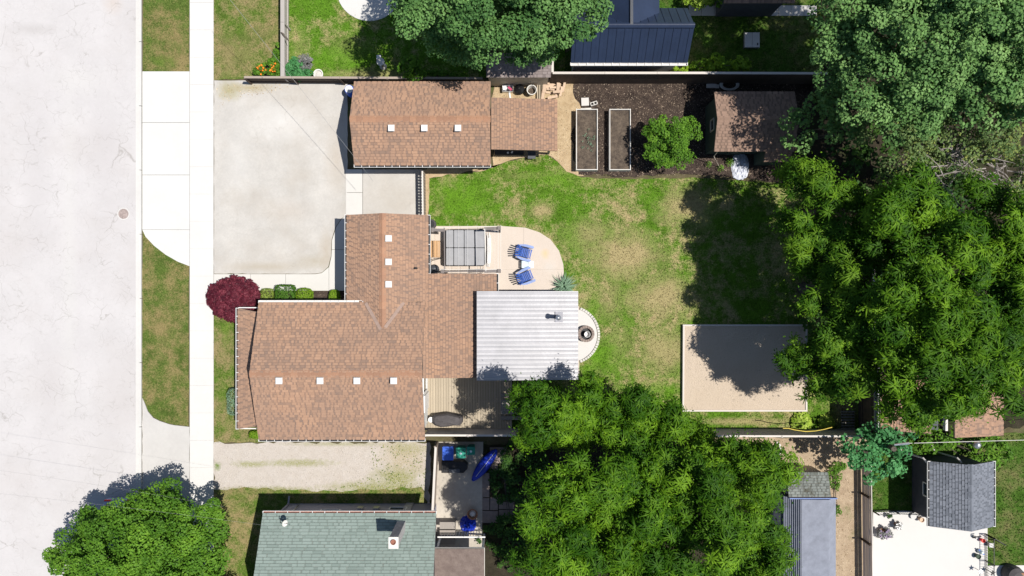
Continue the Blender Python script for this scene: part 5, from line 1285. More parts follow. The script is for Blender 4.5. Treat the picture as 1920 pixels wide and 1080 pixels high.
def maple_crown(parent, parts, mat, lobe_r=.7, density=1.4, leaf=.15, per=110, name='crown', bumps=.25, inner=.25, sep=.62):
    L = ellipsoid_lobes(parts, lobe_r, density, bumps, inner=inner, sep=sep); n = len(L)
    li = np.repeat(np.arange(n), per); lr = lobe_r * NR.uniform(.65, 1.25, n)[li]
    d = rand_dirs(len(li), -.25); r = lr * NR.uniform(.55, 1.08, len(li))
    sc = np.stack([r, r, r * .72], 1); p = L[li] + d * sc
    nn = d * .7 + np.array([0, 0, .75]) + NR.normal(size=d.shape) * .42
    s = leaf * NR.uniform(.6, 1.3, len(li)); v = leaf_quads(p, nn, s, NR.uniform(0, 6.28, len(li)), .85, .12)
    ltone = NR.uniform(.15, .75, n)
    tone = np.clip(ltone[li] + NR.normal(size=len(li)) * .17, 0, 1)
    fast_mesh(name, v, np.arange(len(v)).reshape(-1, 4), mat, parent, tone, 'stuff'); return L

def walnut_crown(parent, parts, mat, lobe_r=.85, density=1.2, leafl=.62, ros=5, nl=11, name='crown', bumps=.3, inner=.3, pairs=7, lw=.13, lens=.16, sep=.78):
    L = ellipsoid_lobes(parts, lobe_r, density, bumps, inner=inner, sep=sep); n = len(L)
    li = np.repeat(np.arange(n), ros); d = rand_dirs(len(li), .1); d[::ros] = d[::ros] * .4 + np.array([0, 0, .9]); d /= np.linalg.norm(d, axis=1, keepdims=True)
    c = L[li] + d * (lobe_r * NR.uniform(.35, 1.0, len(li)))[:, None] * np.array([1, 1, .6])
    ax = d + np.array([0, 0, .9]) + NR.normal(size=d.shape) * .15; ax /= np.linalg.norm(ax, axis=1, keepdims=True)
    m = len(c); ltone = np.clip(NR.uniform(.1, .8, n)[li] + NR.normal(size=m) * .13, 0, 1)
    ri = np.repeat(np.arange(m), nl); ang = np.tile(np.arange(nl) * 2 * np.pi / nl, m) + NR.normal(size=m * nl) * .18 + np.repeat(NR.uniform(0, 6.28, m), nl)
    A = ax[ri]; ref = np.tile(np.array([1.0, 0, 0]), (len(ri), 1)); t1 = np.cross(A, ref); t1 /= np.linalg.norm(t1, axis=1, keepdims=True); t2 = np.cross(A, t1)
    rad = t1 * np.cos(ang)[:, None] + t2 * np.sin(ang)[:, None]; ll = leafl * NR.uniform(.65, 1.35, m)[ri] * NR.uniform(.6, 1.1, len(ri)); rise = NR.uniform(.1, 1.0, len(ri))
    tan = np.cross(A, rad)
    K_ = 5; W_ = [.022, lw * .5, lw * .55, lw * .42, .012]; rows = []
    side = NR.normal(size=len(ri)) * .10
    for k in range(K_):
        u = .06 + .94 * k / (K_ - 1)
        pc = c[ri] + rad * (ll * u)[:, None] + A * (ll * (rise * u - (rise + .4) * u * u * .85))[:, None] + tan * (side * ll * u * u)[:, None]
        w = W_[k] * NR.uniform(.8, 1.2, len(ri)); sag = A * (w * .45)[:, None]
        rows += [pc - tan * w[:, None] - sag, pc, pc + tan * w[:, None] - sag]
    vv = np.stack(rows, 1)                                   # (n, 3K, 3)
    nlv = len(ri); b0 = (np.arange(nlv) * 3 * K_)[:, None]; F_ = []; T_ = []
    lt = np.clip(ltone[ri] + NR.normal(size=nlv) * .12, 0, 1)
    for k in range(K_ - 1):
        for j in (0, 1): F_.append(b0 + np.array([3 * k + j, 3 * k + j + 1, 3 * k + 4 + j, 3 * k + 3 + j])[None]); T_.append(np.clip(lt + .16 - .09 * k, 0, 1))
    q_ = 26; li2 = np.repeat(np.arange(m), q_); pp_ = c[li2] + NR.normal(size=(m * q_, 3)) * leafl * np.array([.55, .55, .3]) - ax[li2] * .12
    v2 = leaf_quads(pp_, ax[li2] + NR.normal(size=pp_.shape) * .5, .13 * NR.uniform(.6, 1.3, len(pp_)), NR.uniform(0, 6.28, len(pp_)), .5, .12)
    F_.append(np.arange(len(v2)).reshape(-1, 4) + nlv * 3 * K_); T_.append(np.clip(ltone[li2] + NR.normal(size=len(li2)) * .2, 0, 1)); vv = np.concatenate([vv.reshape(-1, 3), v2])
    fast_mesh(name, vv.reshape(-1, 3), np.concatenate(F_), mat, parent, np.concatenate(T_), 'stuff'); return L

def trunk_limbs(parent, base, fork_z, targets, r0=.28, n=14, mat='bark', tips=True, droop=.0):
    b = MB(); base = V(base); fork = V((base.x + R.uniform(-.2, .2), base.y + R.uniform(-.2, .2), fork_z))
    b.tube([base - V((0, 0, .05)), lerp(base, fork, .08), lerp(base, fork, .5) + V((.05, -.04, 0)), fork], [r0 * 1.5, r0 * 1.1, r0 * .9, r0 * .8], 10); b.build('trunk', M[mat], parent, smooth=True)
    m = MB(); idx = list(range(len(targets))); R.shuffle(idx)
    for i in idx[:n]:
        t = V(targets[i]); mid = lerp(fork, t, .5) + V((R.uniform(-.3, .3), R.uniform(-.3, .3), R.uniform(.0, .5)))
        m.tube([fork - V((0, 0, .15)), lerp(fork, mid, .5) + V((0, 0, .1)), mid, lerp(mid, t, .6), t], [r0 * .5, r0 * .38, r0 * .25, r0 * .14, .02], 6)
    m.build('limbs', M[mat], parent, smooth=True, kind='stuff')

def ell(px, py, rpx, z, rz=None, rpy=None):
    q = P(px, py, z); sc = (HC - z) / HC / PPM; rx = rpx * sc; ry = (rpy or rpx) * sc
    return (q.x, q.y, z, rx, ry, rz or rx * .62)
def tree(kind, label, parts, mat, base=None, group=None, name=None, n=12, r0=.26, fork=None, **kw):
    cx = sum(p[0] for p in parts) / len(parts); cy = sum(p[1] for p in parts) / len(parts); cz = sum(p[2] for p in parts) / len(parts)
    if kind == 'w': parts = [(p[0], p[1], p[2], max(.35, p[3] - (.12 if cx > 15 else .32)), max(.3, p[4] - (.12 if cx > 15 else .32)), p[5]) for p in parts]
    base = base or (cx * 1.1 if cx > 12 else cx, cy, 0); t = thing(name or 'tree', V(base), label, 'tree', group)
    L = (maple_crown if kind == 'm' else walnut_crown)(t, parts, M[mat], **kw)
    trunk_limbs(t, base, fork or max(.6, cz * .55), [tuple(x) for x in L], r0=r0, n=n); return t, L

# street tree, bottom left
NR = np.random.default_rng(23)
z = 2.7
tree('m', 'round bright green street tree spreading over the parked car and verge', [ell(262, 1045, 118, 3.6, 1.6, 105), ell(180, 1045, 72, 2.4, 1.1), ell(340, 1000, 74, 2.6, 1.2), ell(300, 972, 60, 2.5, 1.2), ell(215, 1000, 55, 2.3, 1.0), ell(350, 1065, 70, 2.5, 1.2), ell(290, 1150, 130, 3, 1.5)], 'leaf_bright', base=tuple(P(290, 1035)), name='maple_tree', lobe_r=.55, leaf=.115, per=330, density=2.2, inner=.12, sep=.85)
# top maple
tree('m', 'large dark green maple overhanging the top fence and tool shed', [ell(850, 10, 82, 5, 2.0, 76), ell(940, 35, 92, 6.4, 2.4, 82), ell(1050, 10, 82, 6.2, 2.2, 85), ell(880, 78, 55, 3.6, 1.3, 42), ell(990, 82, 52, 3.6, 1.3, 34), ell(930, -80, 170, 7.5, 2.5), ell(800, -30, 60, 4.4, 1.6, 55)], 'leaf_maple', name='maple_tree', lobe_r=.60, leaf=.125, per=300, density=2.2, inner=.2, r0=.35, sep=.82)
# top right maples
G_ = 'trees of the dense wood at the right side'
tree('m', 'blue green maple at the top edge of the wood, left of the others', [ell(1615, 55, 85, 8, 2.2), ell(1575, 110, 55, 7, 1.8), ell(1650, 150, 70, 8, 2.0), ell(1600, -40, 80, 8, 2)], 'leaf_maple2', name='maple_tree', lobe_r=.60, leaf=.13, per=260, density=2.4, group=G_, inner=.3, sep=.8)
tree('m', 'big silvery maple filling the upper right corner of the wood', [ell(1760, 40, 110, 9.5, 2.4), ell(1870, 30, 100, 9.5, 2.4), ell(1800, 150, 80, 8.8, 2.2), ell(1900, 140, 80, 9, 2.2), ell(1700, 190, 60, 8, 1.8), ell(1800, -60, 150, 9.5, 2.4)], 'leaf_maple2', name='maple_tree', lobe_r=.58, leaf=.13, per=260, density=2.4, group=G_, inner=.3, r0=.34, sep=.78)
tt, LL = tree('m', 'yellowing half bare tree between maple and walnuts in the wood', [ell(1680, 280, 55, 7.2, 1.6, 60), ell(1860, 235, 75, 7.8, 1.8, 60), ell(1770, 300, 75, 7, 1.6, 50), ell(1740, 230, 50, 7, 1.5), ell(1900, 320, 50, 7.4, 1.5)], 'leaf_yellow', name='half_bare_tree', lobe_r=.5, leaf=.11, per=150, density=1.5, group=G_, inner=.4, sep=.9)
tw_ = MB()
for i in range(46):
    c = V(P(R.gauss(1810, 45), R.gauss(300, 26), 7.6)); a = R.uniform(0, 6.28); L_ = R.uniform(.7, 1.7); d = V((math.cos(a), math.sin(a), R.uniform(.0, .45)))
    e1 = c + d * L_ * .5 + V((R.uniform(-.1, .1), R.uniform(-.1, .1), .1)); e2 = c + d * L_
    tw_.tube([c, e1, e2], [.035, .022, .008], 5)
    for k in range(4):
        s0 = lerp(c, e2, R.uniform(.3, .9)); a2 = a + R.uniform(-.9, .9); tw_.tube([s0, s0 + V((math.cos(a2), math.sin(a2), .3)) * R.uniform(.25, .6)], [.014, .004], 4)
tw_.build('bare_twigs', M['twig'], tt, kind='stuff')
# walnuts on the right
wk = dict(lobe_r=.75, density=2.6, leafl=.42, ros=15, nl=14, inner=.28, lw=.05, group=G_, name='walnut_tree')
tree('w', 'walnut tree in the wood just below the half bare tree', [ell(1690, 400, 70, 8.2, 1.9), ell(1760, 470, 75, 9, 2.1), ell(1660, 470, 60, 8, 1.7)], 'leaf_walnut', **wk)
tree('w', 'walnut tree at the right frame edge of the wood', [ell(1870, 420, 75, 8.8, 2.1), ell(1890, 520, 75, 9, 2.1), ell(1920, 620, 70, 8.5, 2)], 'leaf_walnut', **wk)
tree('w', 'tall walnut in the middle of the wood with broad yellow green crown', [ell(1720, 570, 85, 9.4, 2.2), ell(1800, 620, 80, 9.4, 2.2), ell(1660, 610, 55, 8.5, 1.8)], 'leaf_walnut', **wk)
tree('w', 'walnut overhanging the brown house roof at the lower end of the wood', [ell(1730, 710, 85, 8.6, 2), ell(1810, 725, 70, 8.4, 1.9), ell(1680, 735, 50, 7.8, 1.6), ell(1870, 690, 50, 8, 1.7)], 'leaf_walnut', **wk)
wk2 = dict(wk); wk2.update(density=1.7, ros=12, inner=.25)
tree('w', 'sparse dark walnut leaning over the garden shed and back lawn', [ell(1545, 350, 60, 6.6, 1.5, 55), ell(1590, 410, 55, 7, 1.5), ell(1490, 440, 48, 6.0, 1.2, 40), ell(1500, 320, 34, 5.2, .9, 26)], 'leaf_walnut_dark', **wk2)
wk3 = dict(wk2); wk3.update(density=2.2)
tree('w', 'walnut with open crown above the upper right corner of the sandpit', [ell(1560, 560, 60, 7.2, 1.6), ell(1600, 500, 55, 7.2, 1.5), ell(1585, 625, 55, 7.4, 1.5), ell(1520, 480, 45, 6, 1.2)], 'leaf_walnut_dark', **wk3)
tree('w', 'low walnut reaching over the sandpit edge with its crown', [ell(1520, 660, 52, 6.2, 1.3, 38), ell(1590, 700, 55, 6.8, 1.5), ell(1535, 715, 36, 6, 1.2, 30), ell(1480, 675, 26, 5.4, .9, 20)], 'leaf_walnut_dark', **wk3)
# walnuts at the bottom
G2 = 'walnut trees below the back lawn'
wb = dict(lobe_r=.75, density=2.4, leafl=.42, ros=15, nl=14, inner=.25, lw=.048, group=G2, name='walnut_tree')
tree('w', 'walnut tree hanging over the deck side fence below the white metal roof', [ell(1015, 778, 72, 6.6, 1.5, 60), ell(1085, 760, 65, 5.4, 1.6, 48), ell(1165, 765, 62, 5.6, 1.6, 50), ell(1240, 790, 65, 5.2, 1.5, 38), ell(1130, 820, 90, 5.0, 1.4, 40), ell(1310, 810, 30, 4.4, 1, 22)], 'leaf_walnut', **wb)
tree('w', 'broad walnut tree at the bottom centre left of the long grey shed', [ell(1050, 950, 80, 8.6, 1.9, 80), ell(1120, 885, 80, 7.8, 1.9, 64), ell(1180, 990, 90, 7.2, 2.2), ell(1205, 865, 70, 6.2, 1.7, 45), ell(1225, 930, 70, 6.8, 1.9, 60), ell(1040, 1040, 80, 8.2, 1.8), ell(1110, 1080, 90, 7, 2)], 'leaf_walnut', **wb)
tree('w', 'walnut tree at the bottom whose crown touches the mossy shed roof', [ell(1290, 895, 85, 6.8, 2.0, 68), ell(1340, 850, 62, 5.4, 1.4, 34), ell(1390, 880, 75, 6.4, 1.9, 58), ell(1330, 990, 90, 7.2, 2.2), ell(1420, 960, 55, 6, 1.6), ell(1442, 862, 48, 5.6, 1.3, 40), ell(1450, 1010, 42, 5.4, 1.3), ell(1390, 1070, 90, 6.8, 2), ell(1260, 1080, 80, 7, 2)], 'leaf_walnut', **wb)
# leafy saplings by the corner
tree('m', 'teal green leafy sapling at the rear fence corner under the pole', [ell(1610, 845, 36, 2.6, .9, 30), ell(1650, 858, 36, 2.9, 1.0, 40), ell(1680, 822, 30, 2.5, .8, 22), ell(1645, 815, 22, 2.4, .8)], 'leaf_teal', name='sapling', lobe_r=.4, leaf=.2, per=50, density=1.3, r0=.07, n=8)
tree('m', 'pale blue green young tree leaning on the shed roof in deep shade', [ell(1492, 245, 24, 4.0, .9, 32), ell(1540, 215, 36, 4.6, 1.0), ell(1585, 250, 34, 5, 1.0), ell(1560, 180, 34, 5, 1)], 'leaf_maple2', name='sapling', lobe_r=.45, leaf=.15, per=80, density=1.0, r0=.08, n=8)
tree('m', 'small round fruit tree in the mulch bed right of the raised beds', [ell(1252, 262, 40, 1.9, .8, 38), ell(1232, 240, 24, 1.8, .6, 18), ell(1285, 245, 22, 1.7, .5), ell(1235, 290, 28, 1.7, .5, 20), ell(1270, 290, 24, 1.6, .5)], 'leaf_bright', name='fruit_tree', lobe_r=.26, leaf=.095, per=90, density=1.7, r0=.06, n=8)

# ------------------------------------------------------------------ shrubs and plants
def shrub(name, label, parts, mat, cat='shrub', group=None, lobe_r=.2, leaf=.07, per=70, density=2.2, bumps=.08, inner=.1):
    t = thing(name, V((parts[0][0], parts[0][1], 0)), label, cat, group)
    L = maple_crown(t, parts, M[mat], lobe_r=lobe_r, leaf=leaf, per=per, density=density, name='foliage', bumps=bumps, inner=inner)
    b = MB()
    for i in range(0, len(L), max(1, len(L) // 7)): b.tube([V((parts[0][0], parts[0][1], 0)), V(L[i]) * .7 + V((parts[0][0], parts[0][1], .1)) * .3, V(L[i])], [.03, .02, .01], 5)
    b.build('stems', M['bark'], t, kind='stuff'); return t
def box_hedge(name, label, x0, y0, x1, y1, h, mat, group, leaf=.06, round_=.0, cat='shrub'):
    """clipped shrub: leaves on a box-like surface (superellipsoid)"""
    a = P(x0, y0, h); b_ = P(x1, y1, h); cx, cy = (a.x + b_.x) / 2, (a.y + b_.y) / 2; rx, ry = (b_.x - a.x) / 2, (a.y - b_.y) / 2
    t = thing(name, V((cx, cy, .03)), label, cat, group); n = int(rx * ry * 4 * 1500 + 900)
    d = rand_dirs(n, -.2); e = 2 + (1 - round_) * 6
    k = (np.abs(d[:, 0]) ** e + np.abs(d[:, 1]) ** e + np.abs(d[:, 2]) ** e) ** (-1 / e); q = d * k[:, None]
    p = np.stack([cx + q[:, 0] * rx, cy + q[:, 1] * ry, np.maximum(.04, h * .45 + q[:, 2] * h * .55)], 1) + NR.normal(size=(n, 3)) * .022
    g = np.sign(q) * np.abs(q) ** (e - 1); nn = g + np.array([0, 0, .3]) + NR.normal(size=(n, 3)) * .45
    v = leaf_quads(p, nn, leaf * NR.uniform(.6, 1.3, n), NR.uniform(0, 6.28, n), .8, .1)
    fast_mesh('foliage', v, np.arange(len(v)).reshape(-1, 4), M[mat], t, np.clip(NR.normal(.5, .22, n), 0, 1), 'stuff')
    b = MB()
    for i in range(5): b.tube([V((cx, cy, 0)), V((cx + R.uniform(-.5, .5) * rx, cy + R.uniform(-.5, .5) * ry, h * .8))], [.03, .012], 5)
    b.build('stems', M['bark'], t, kind='stuff'); return t
def spikes(name, label, px, py, n, L, mat, cat, group=None, z=.04, spread=1.0, w=.02, tip=None, rx=0, ry=0):
    t = thing(name, P(px, py, z), label, cat, group); q = P(px, py, z)
    a = NR.uniform(0, 6.28, n); l = L * NR.uniform(.55, 1.1, n); el = NR.uniform(.25, 1.3, n) / spread
    c = np.tile(np.array([q.x, q.y, z]), (n, 1)) + np.stack([NR.normal(size=n) * rx, NR.normal(size=n) * ry, np.zeros(n)], 1); h = np.stack([np.cos(a), np.sin(a), np.zeros(n)], 1); s = np.stack([-np.sin(a), np.cos(a), np.zeros(n)], 1); up = np.array([0, 0, 1.0])
    p1 = c + h * (l * np.cos(el) * .55)[:, None] + up * (l * np.sin(el) * .75)[:, None]; p2 = c + h * (l * np.cos(el) * 1.1)[:, None] + up * (l * np.sin(el) * .75 - l * .12)[:, None]
    v = np.stack([c - s * w * .6, c + s * w * .6, p1 + s * w, p1 - s * w, p2], 1).reshape(-1, 3); i = np.arange(n) * 5
    f = np.concatenate([np.stack([i, i + 1, i + 2, i + 3], 1), np.stack([i + 3, i + 2, i + 4, i + 4], 1)])
    # triangles only
    f = np.concatenate([np.stack([i, i + 1, i + 2], 1), np.stack([i, i + 2, i + 3], 1), np.stack([i + 3, i + 2, i + 4], 1)])
    fast_mesh('blades', v, f, M[mat], t, np.tile(NR.uniform(.2, 1, n), 3), 'stuff'); return t

# red bush: fine spiky dome
t = shrub('red_bush', 'large dark red domed bush at the front corner of the brown house', [ell(441, 560, 47, .9, .8, 39), ell(441, 560, 34, .95, .7, 28), ell(441, 560, 18, 1.0, .68, 15)], 'leaf_red', lobe_r=.2, leaf=.095, per=95, density=3.6, bumps=.07, inner=.06)
GH = 'clipped shrubs along the front of the brown house'
box_hedge('clipped_shrub', 'pale lime clipped shrub next to the red bush', 488, 542, 510, 571, .5, 'leaf_pale', GH, round_=.4, leaf=.05)
box_hedge('clipped_shrub', 'square clipped dark green shrub second from the red bush', 514.5, 535, 549, 572, .8, 'leaf_dkhedge', GH, leaf=.07)
box_hedge('clipped_shrub', 'round light green shrub left of the bare mulch', 553, 541, 583, 572, .65, 'leaf_lime', GH, round_=.8)
box_hedge('clipped_shrub', 'small oval green shrub in the corner by the wing wall', 616, 544, 634, 572, .6, 'leaf_lime', GH, round_=.8)
box_hedge('clipped_shrub', 'pale sage clipped shrub at the left gutter of the brown house', 424, 731, 452, 779, .8, 'leaf_sage', None, round_=.35, leaf=.05)
box_hedge('clipped_shrub', 'tiny green shrub at the lower front corner of the brown house', 466, 810, 486, 822, .4, 'leaf_lime', None, round_=.7)
spikes('ornamental_grass', 'spiky ornamental grass clump at the top corner of the metal roof', 1057, 537, 260, .85, 'leaf_sage', 'plant', w=.018)
# hostas with large leaves
def hosta(px, py, r, label, mat='leaf_hosta', n=70, group=None):
    t = thing('hosta', P(px, py, .03), label, 'plant', group); q = P(px, py, .2)
    i = np.arange(n); a = i * 2.399; rr = r * np.sqrt((i + .5) / n); p = np.stack([q.x + rr * np.cos(a), q.y + rr * np.sin(a), .12 + .33 * (1 - (rr / r) ** 2) + NR.uniform(-.03, .03, n)], 1)
    nn = np.stack([np.cos(a) * rr / r * .8, np.sin(a) * rr / r * .8, np.ones(n)], 1) + NR.normal(size=(n, 3)) * .15
    v = leaf_quads(p, nn, r * .5 * NR.uniform(.7, 1.1, n), a, .65, .2); fast_mesh('leaves', v, np.arange(len(v)).reshape(-1, 4), M[mat], t, NR.uniform(.2, 1, n), 'stuff')
    b = MB(); [b.tube([V((q.x, q.y, .03)), V(p[k])], .008, 4) for k in range(0, n, 5)]; b.build('stems', M['leaf_lime'], t, kind='stuff')
hosta(1504, 793, .58, 'lime green hosta below the sandpit, left of its twin'); hosta(1550, 793, .45, 'lime green hosta nearer the rear fence corner')
hosta(1329, 308, .18, 'small leafy seedling in mulch left of the shed downspout', 'leaf_bright', 24); hosta(1351, 315, .2, 'small leafy seedling at the foot of the shed downspout', 'leaf_bright', 24); hosta(1369, 304, .24, 'small leafy seedling beside the white tarp', 'leaf_bright', 30)
# beds at the top fence
shrub('leafy_shrub', 'bright green shrub at the top fence above the garage ridge', [ell(770, 130, 22, 1.2, .6, 18), ell(785, 138, 18, .9, .5, 12)], 'leaf_bright', lobe_r=.22, leaf=.14, per=30, density=1.6, bumps=.3)
shrub('leafy_shrub', 'low green plants along the fence right of the bright shrub', [ell(820, 140, 30, .6, .3, 7)], 'leaf_bright', lobe_r=.16, leaf=.1, per=30, density=1.6, bumps=.3)
shrub('flower_bed_plant', 'grey lavender bush right of the grey garden fence', [ell(573, 118, 13, .5, .35, 14)], 'leaf_grey', lobe_r=.12, leaf=.05, per=60, density=2)
shrub('flower_bed_plant', 'green perennials between fence and lavender bush', [ell(555, 128, 18, .5, .3, 17), ell(565, 140, 22, .4, .25, 8)], 'leaf_teal', lobe_r=.14, leaf=.09, per=45, density=1.8, bumps=.25)
t = shrub('flower_bed_plant', 'green lily clump with orange flowers left of the grey fence', [ell(490, 132, 12, .6, .35, 10), ell(512, 128, 16, .6, .35, 14), ell(522, 100, 6, .4, .25, 18)], 'leaf_bright', lobe_r=.14, leaf=.1, per=38, density=1.7, bumps=.25)
b = MB()
for i in range(34):
    px, py = (R.gauss(489, 3.5), R.gauss(128, 4)) if i % 2 else (R.gauss(512, 4), R.gauss(124, 5)); q = P(px, py, .95); b.lathe(q.x, q.y, [(.015, .88), (.055, .95), (.02, .93)], 6)
b.build('blossoms', M['orange_flower'], t, kind='stuff')
shrub('leafy_shrub', 'bright yellow green bush right of the navy roof at the top frame edge', [ell(1310, -2, 24, .9, .6, 16)], 'leaf_hosta', lobe_r=.18, leaf=.12, per=40)
shrub('leafy_shrub', 'green shrub beside the yellow green bush at the top', [ell(1345, -4, 18, .9, .6, 14)], 'leaf_bright', lobe_r=.18, leaf=.1, per=40)
t = shrub('leafy_shrub', 'broad leaved plants along the top fence right of the navy roof gutter', [ell(1275, 130, 16, .7, .35, 7), ell(1310, 126, 28, .7, .45, 12), ell(1345, 126, 22, .8, .5, 14), ell(1380, 128, 24, .8, .5, 14)], 'leaf_lime', lobe_r=.2, leaf=.17, per=26, density=1.7, bumps=.3)
shrub('leafy_shrub', 'shaded yellow green undergrowth below the brown house gable', [ell(1760, 820, 40, .7, .4, 16), ell(1720, 835, 30, .6, .4, 14), ell(1850, 850, 40, .6, .4, 30)], 'leaf_bright', lobe_r=.25, leaf=.15, per=30, density=1.2, bumps=.3)
shrub('weeds', 'weeds on the dirt right of the mossy shed', [ell(1563, 893, 13, .2, .15, 22), ell(1575, 872, 12, .15, .12, 8), ell(1572, 958, 5, .15, .12, 10)], 'leaf_bright', cat='weeds', lobe_r=.12, leaf=.07, per=30, density=1.3, bumps=.3)
shrub('ground_ivy', 'dark weeds in the neighbour bed right of the paver path', [ell(945, 900, 24, .25, .2, 40), ell(980, 880, 40, .3, .2, 60), ell(960, 1010, 45, .3, .2, 50)], 'leaf_dark', cat='weeds', lobe_r=.22, leaf=.12, per=34, density=1.1, bumps=.3)
shrub('undergrowth', 'dark undergrowth on the wood floor behind the rear fence', [ell(1700, 300, 120, .7, .5, 150), ell(1800, 560, 160, .8, .5, 200), ell(1600, 480, 90, .5, .4, 120), ell(1540, 640, 70, .5, .35, 60)], 'leaf_dark', cat='undergrowth', lobe_r=.5, leaf=.22, per=40, density=.6, bumps=.3)
# seedlings in the raised beds
shrub('seedlings', 'few seedlings in the left raised bed', [ell(1102, 262, 14, .5, .08, 20)], 'leaf_sage', cat='seedlings', lobe_r=.07, leaf=.05, per=6, density=.25, bumps=.4)
# logs / pots on white patio
def bush_pot(px, py, r, h, label, mat, leaf, lr, flowers=None):
    t, q = pot(px, py, r * .6, h * .6, 'terracotta', label, 'planter', 'potted_plant')
    maple_crown(t, [(q.x, q.y, h * .75, r, r, r * .6)], M[mat], lobe_r=lr, leaf=leaf, per=40, density=1.6, name='foliage')
    if flowers:
        b = MB()
        for i in range(26): a = R.uniform(0, 6.28); rr = r * R.uniform(0, 1); b.lathe(q.x + rr * math.cos(a), q.y + rr * math.sin(a), [(.01, h * .8), (.04, h * 1.15), (.015, h * 1.13)], 6)
        b.build('blossoms', M[flowers], t, kind='stuff')
bush_pot(1655, 998, .36, .5, 'purple flowering plant in a pot on the white patio', 'leaf_grey', .09, .14, 'purple_flower')
bush_pot(1682, 984, .2, .4, 'pot of white blossoms above the purple plant', 'leaf_grey', .07, .1, 'white')
bush_pot(1667, 967, .13, .3, 'small dark potted plant by the patio railing', 'leaf_dark', .06, .08)
pot(1729, 975, .14, .35, 'lumber', 'round tan stump pot near the charcoal shed corner')
pot(1844, 1014, .11, .3, 'red', 'small bright red pot near the patio edge')
pot(1835, 1044, .14, .3, 'siding_green', 'green pot on the right patio edge')
t = thing('garden_figure', P(1838, 1034, .06), 'small blue and white garden ornament on the right patio edge', 'ornament'); q = P(1838, 1034, .2)
MB().lathe(q.x, q.y, [(.10, .06), (.13, .2), (.06, .4)], 12).build('body', M['ice'], t); MB().box(q.x + .05, q.y - .06, .3, .2, .07, .04, -.7).build('wing', M['blue_bin'], t); MB().box(q.x - .05, q.y + .06, .26, .2, .07, .04, -.7).build('wing', M['blue'], t)
t = thing('garden_hoop', P(1833, 1008, .06), 'small black hoop ornament above the red pot', 'ornament'); q = P(1833, 1008, .3)
MB().tube([V((q.x - .1, q.y - .1, .06)), V((q.x - .13, q.y, .25)), V((q.x - .05, q.y + .1, .42)), V((q.x + .12, q.y + .12, .4))], .03).build('hoop', M['black'], t); MB().lathe(q.x - .05, q.y - .02, [(.05, .06), (.09, .2), (.05, .3)], 10).build('ball', M['curb'], t)
t = thing('patio_lantern', P(1858, 1022, .02), 'pale square lantern on the grass right of the red pot', 'lantern'); q = P(1858, 1022, .3); MB().box(q.x, q.y, .32, .24, .24, .04).build('top', M['curb'], t); MB().box(q.x, q.y, .16, .18, .18, .28).build('body', M['offwhite'], t)
t = thing('pole_arm', P(1725, 957, .06), 'round grey plate on a stand by the patio railing', 'stand'); q = P(1713, 968, .2); MB().lathe(q.x, q.y, [(.17, .17), (.17, .2)], 20).build('plate', M['curb'], t); MB().lathe(q.x, q.y, [(.1, .06), (.02, .08), (.02, .17)], 10).build('stand', M['steel'], t)
for k, (px, py) in enumerate(((1838, 1071), (1861, 1074))):
    t = thing('star_ornament', P(px, py, .06), ('grey' if k == 0 else 'black') + ' metal star standing at the right patio edge', 'ornament', 'metal stars at the patio edge'); q = P(px, py, .5); pp = []
    for i in range(10): a = math.pi / 2 + i * math.pi / 5; rr = (.17 if i % 2 == 0 else .07); pp.append((q.x + rr * math.cos(a), q.y + rr * math.sin(a)))
    MB().prism(pp, .5, .53).build('star', M['steel' if k == 0 else 'black'], t); MB().box(q.x, q.y, .27, .02, .02, .44).build('stake', M['black'], t)
t = thing('covered_stool', P(1908, 1080, .06), 'dark covered garden seat cut by the lower right frame corner', 'seat'); q = P(1908, 1082, .7)
MB().lathe(q.x, q.y, [(.5, .06), (.52, .4), (.46, .65), (.25, .78)], 20).build('cover', M['cover_grey'], t); MB().box(q.x + .3, q.y + .1, .72, .3, .3, .1).build('cushion', M['terracotta'], t)
# hose on the fence
tag(MB().tube([P(x, y, 1.86) for x, y in ((1468, 803), (1478, 803), (1490, 806), (1510, 809), (1528, 808), (1545, 805), (1560, 801))], .022, 6).build('hose', M['yellow'], origin=tuple(P(1500, 806, 1.8))), 'yellow garden hose lying along the side fence top', 'hose')
# plant stakes / ladder at corner
t = thing('pallet', P(1592, 790, .03), 'dark wooden pallet leaning at the rear fence corner', 'pallet')
for i in range(9): q = P(1590, 772 + i * 5.2, .25); MB().box(q.x, q.y, .2 + i * .01, .75, .08, .03).build('slat', M['deck_grey'], t)
for sx in (-.3, .3): q = P(1590, 792, .2); MB().box(q.x + sx, q.y, .14, .06, 1.4, .08).build('runner', M['fence_brown'], t)
t = thing('white_pipe', P(1460, 836, .03), 'bent white pipe on the dirt beside the walnut crown', 'pipe'); MB().tube([P(1456, 829, .1), P(1462, 834, .15), P(1463, 846, .12), P(1459, 856, .1)], .06, 8).build('pipe', M['offwhite'], t)

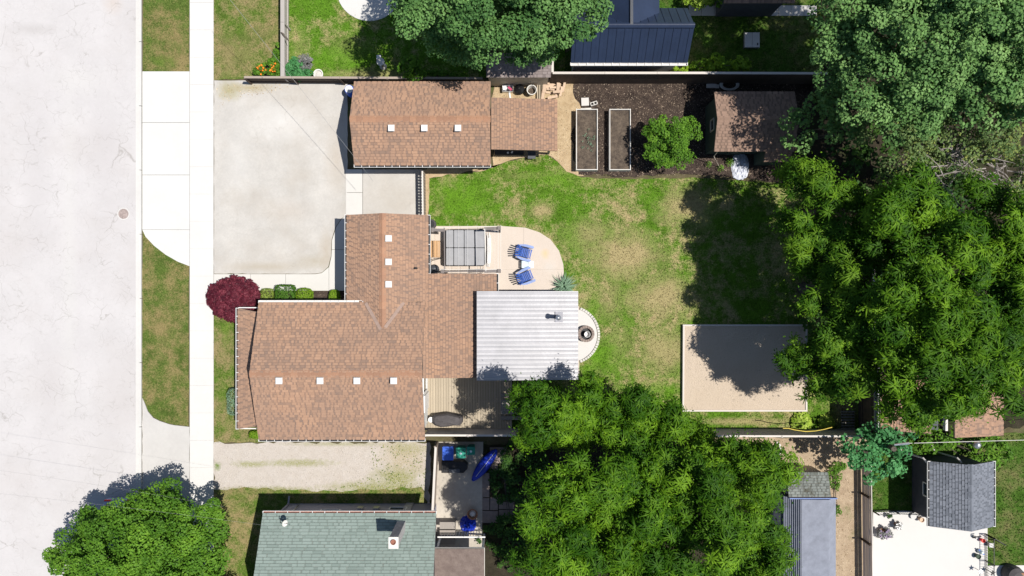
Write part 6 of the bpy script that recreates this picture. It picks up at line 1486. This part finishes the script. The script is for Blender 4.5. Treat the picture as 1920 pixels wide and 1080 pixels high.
# ------------------------------------------------------------------ car under the street tree
t = thing('parked_car', P(219, 1017, .012), 'silver blue car parked at the kerb, mostly under the street tree', 'car')
q = P(219, 1017, .9); cx, cyc = q.x, q.y; Lc, Wc = 4.5, 1.8
st = [(-2.25, .30, .72, .76), (-2.15, .26, .80, .86), (-1.5, .25, .86, .9), (-.9, .25, .9, .9), (1.3, .25, .92, .9), (1.9, .25, .86, .9), (2.2, .28, .74, .84), (2.25, .32, .66, .76)]
vs = []; fs = []
for (yy, zb, zt, w) in st:
    for (dx, dz) in ((-w, zb), (-w, (zb + zt) / 2), (-w * .93, zt), (w * .93, zt), (w, (zb + zt) / 2), (w, zb)): vs.append((cx + dx, cyc + yy, dz))
for i in range(len(st) - 1):
    for k in range(6): fs.append((i * 6 + k, i * 6 + (k + 1) % 6, (i + 1) * 6 + (k + 1) % 6, (i + 1) * 6 + k))
fs += [tuple(range(6)), tuple(range((len(st) - 1) * 6, len(st) * 6))[::-1]]
MB().add(vs, [f[::-1] for f in fs]).build('body', M['car_paint'], t, smooth=False, bevel=.05)
cab = [(-1.2, .90, .78, .90), (-.55, .88, .66, 1.42), (1.0, .88, .66, 1.44), (1.85, .88, .74, .92)]
MB().hull([(cx - .8, cyc - 1.2, .9), (cx + .8, cyc - 1.2, .9), (cx + .8, cyc + 1.95, .9), (cx - .8, cyc + 1.95, .9)], [(cx - .62, cyc - .55, 1.40), (cx + .62, cyc - .55, 1.40), (cx + .62, cyc + 1.2, 1.40), (cx - .62, cyc + 1.2, 1.40)]).build('windows', M['glass'], t)
MB().hull([(cx - .66, cyc - .58, 1.39), (cx + .66, cyc - .58, 1.39), (cx + .66, cyc + 1.25, 1.39), (cx - .66, cyc + 1.25, 1.39)], [(cx - .6, cyc - .5, 1.45), (cx + .6, cyc - .5, 1.45), (cx + .6, cyc + 1.15, 1.45), (cx - .6, cyc + 1.15, 1.45)]).build('roof', M['car_paint'], t, bevel=.02)
for sx in (-1, 1):
    for sy in (-1.4, 1.4):
        w = MB().tube([V((cx + sx * .70, cyc + sy, .32)), V((cx + sx * .92, cyc + sy, .32))], .32, 20).build('wheel', M['rubber'], t); MB().tube([V((cx + sx * .9, cyc + sy, .32)), V((cx + sx * .93, cyc + sy, .32))], .2, 14).build('rim', M['steel'], w)
    MB().box(cx + sx * .62, cyc + 2.2, .68, .34, .12, .12).build('tail_light', M['red'], t); MB().box(cx + sx * .62, cyc - 2.22, .64, .36, .1, .12).build('headlight', M['ice'], t)
    MB().box(cx + sx * .98, cyc - .75, .95, .16, .1, .12).build('mirror', M['car_paint'], t)
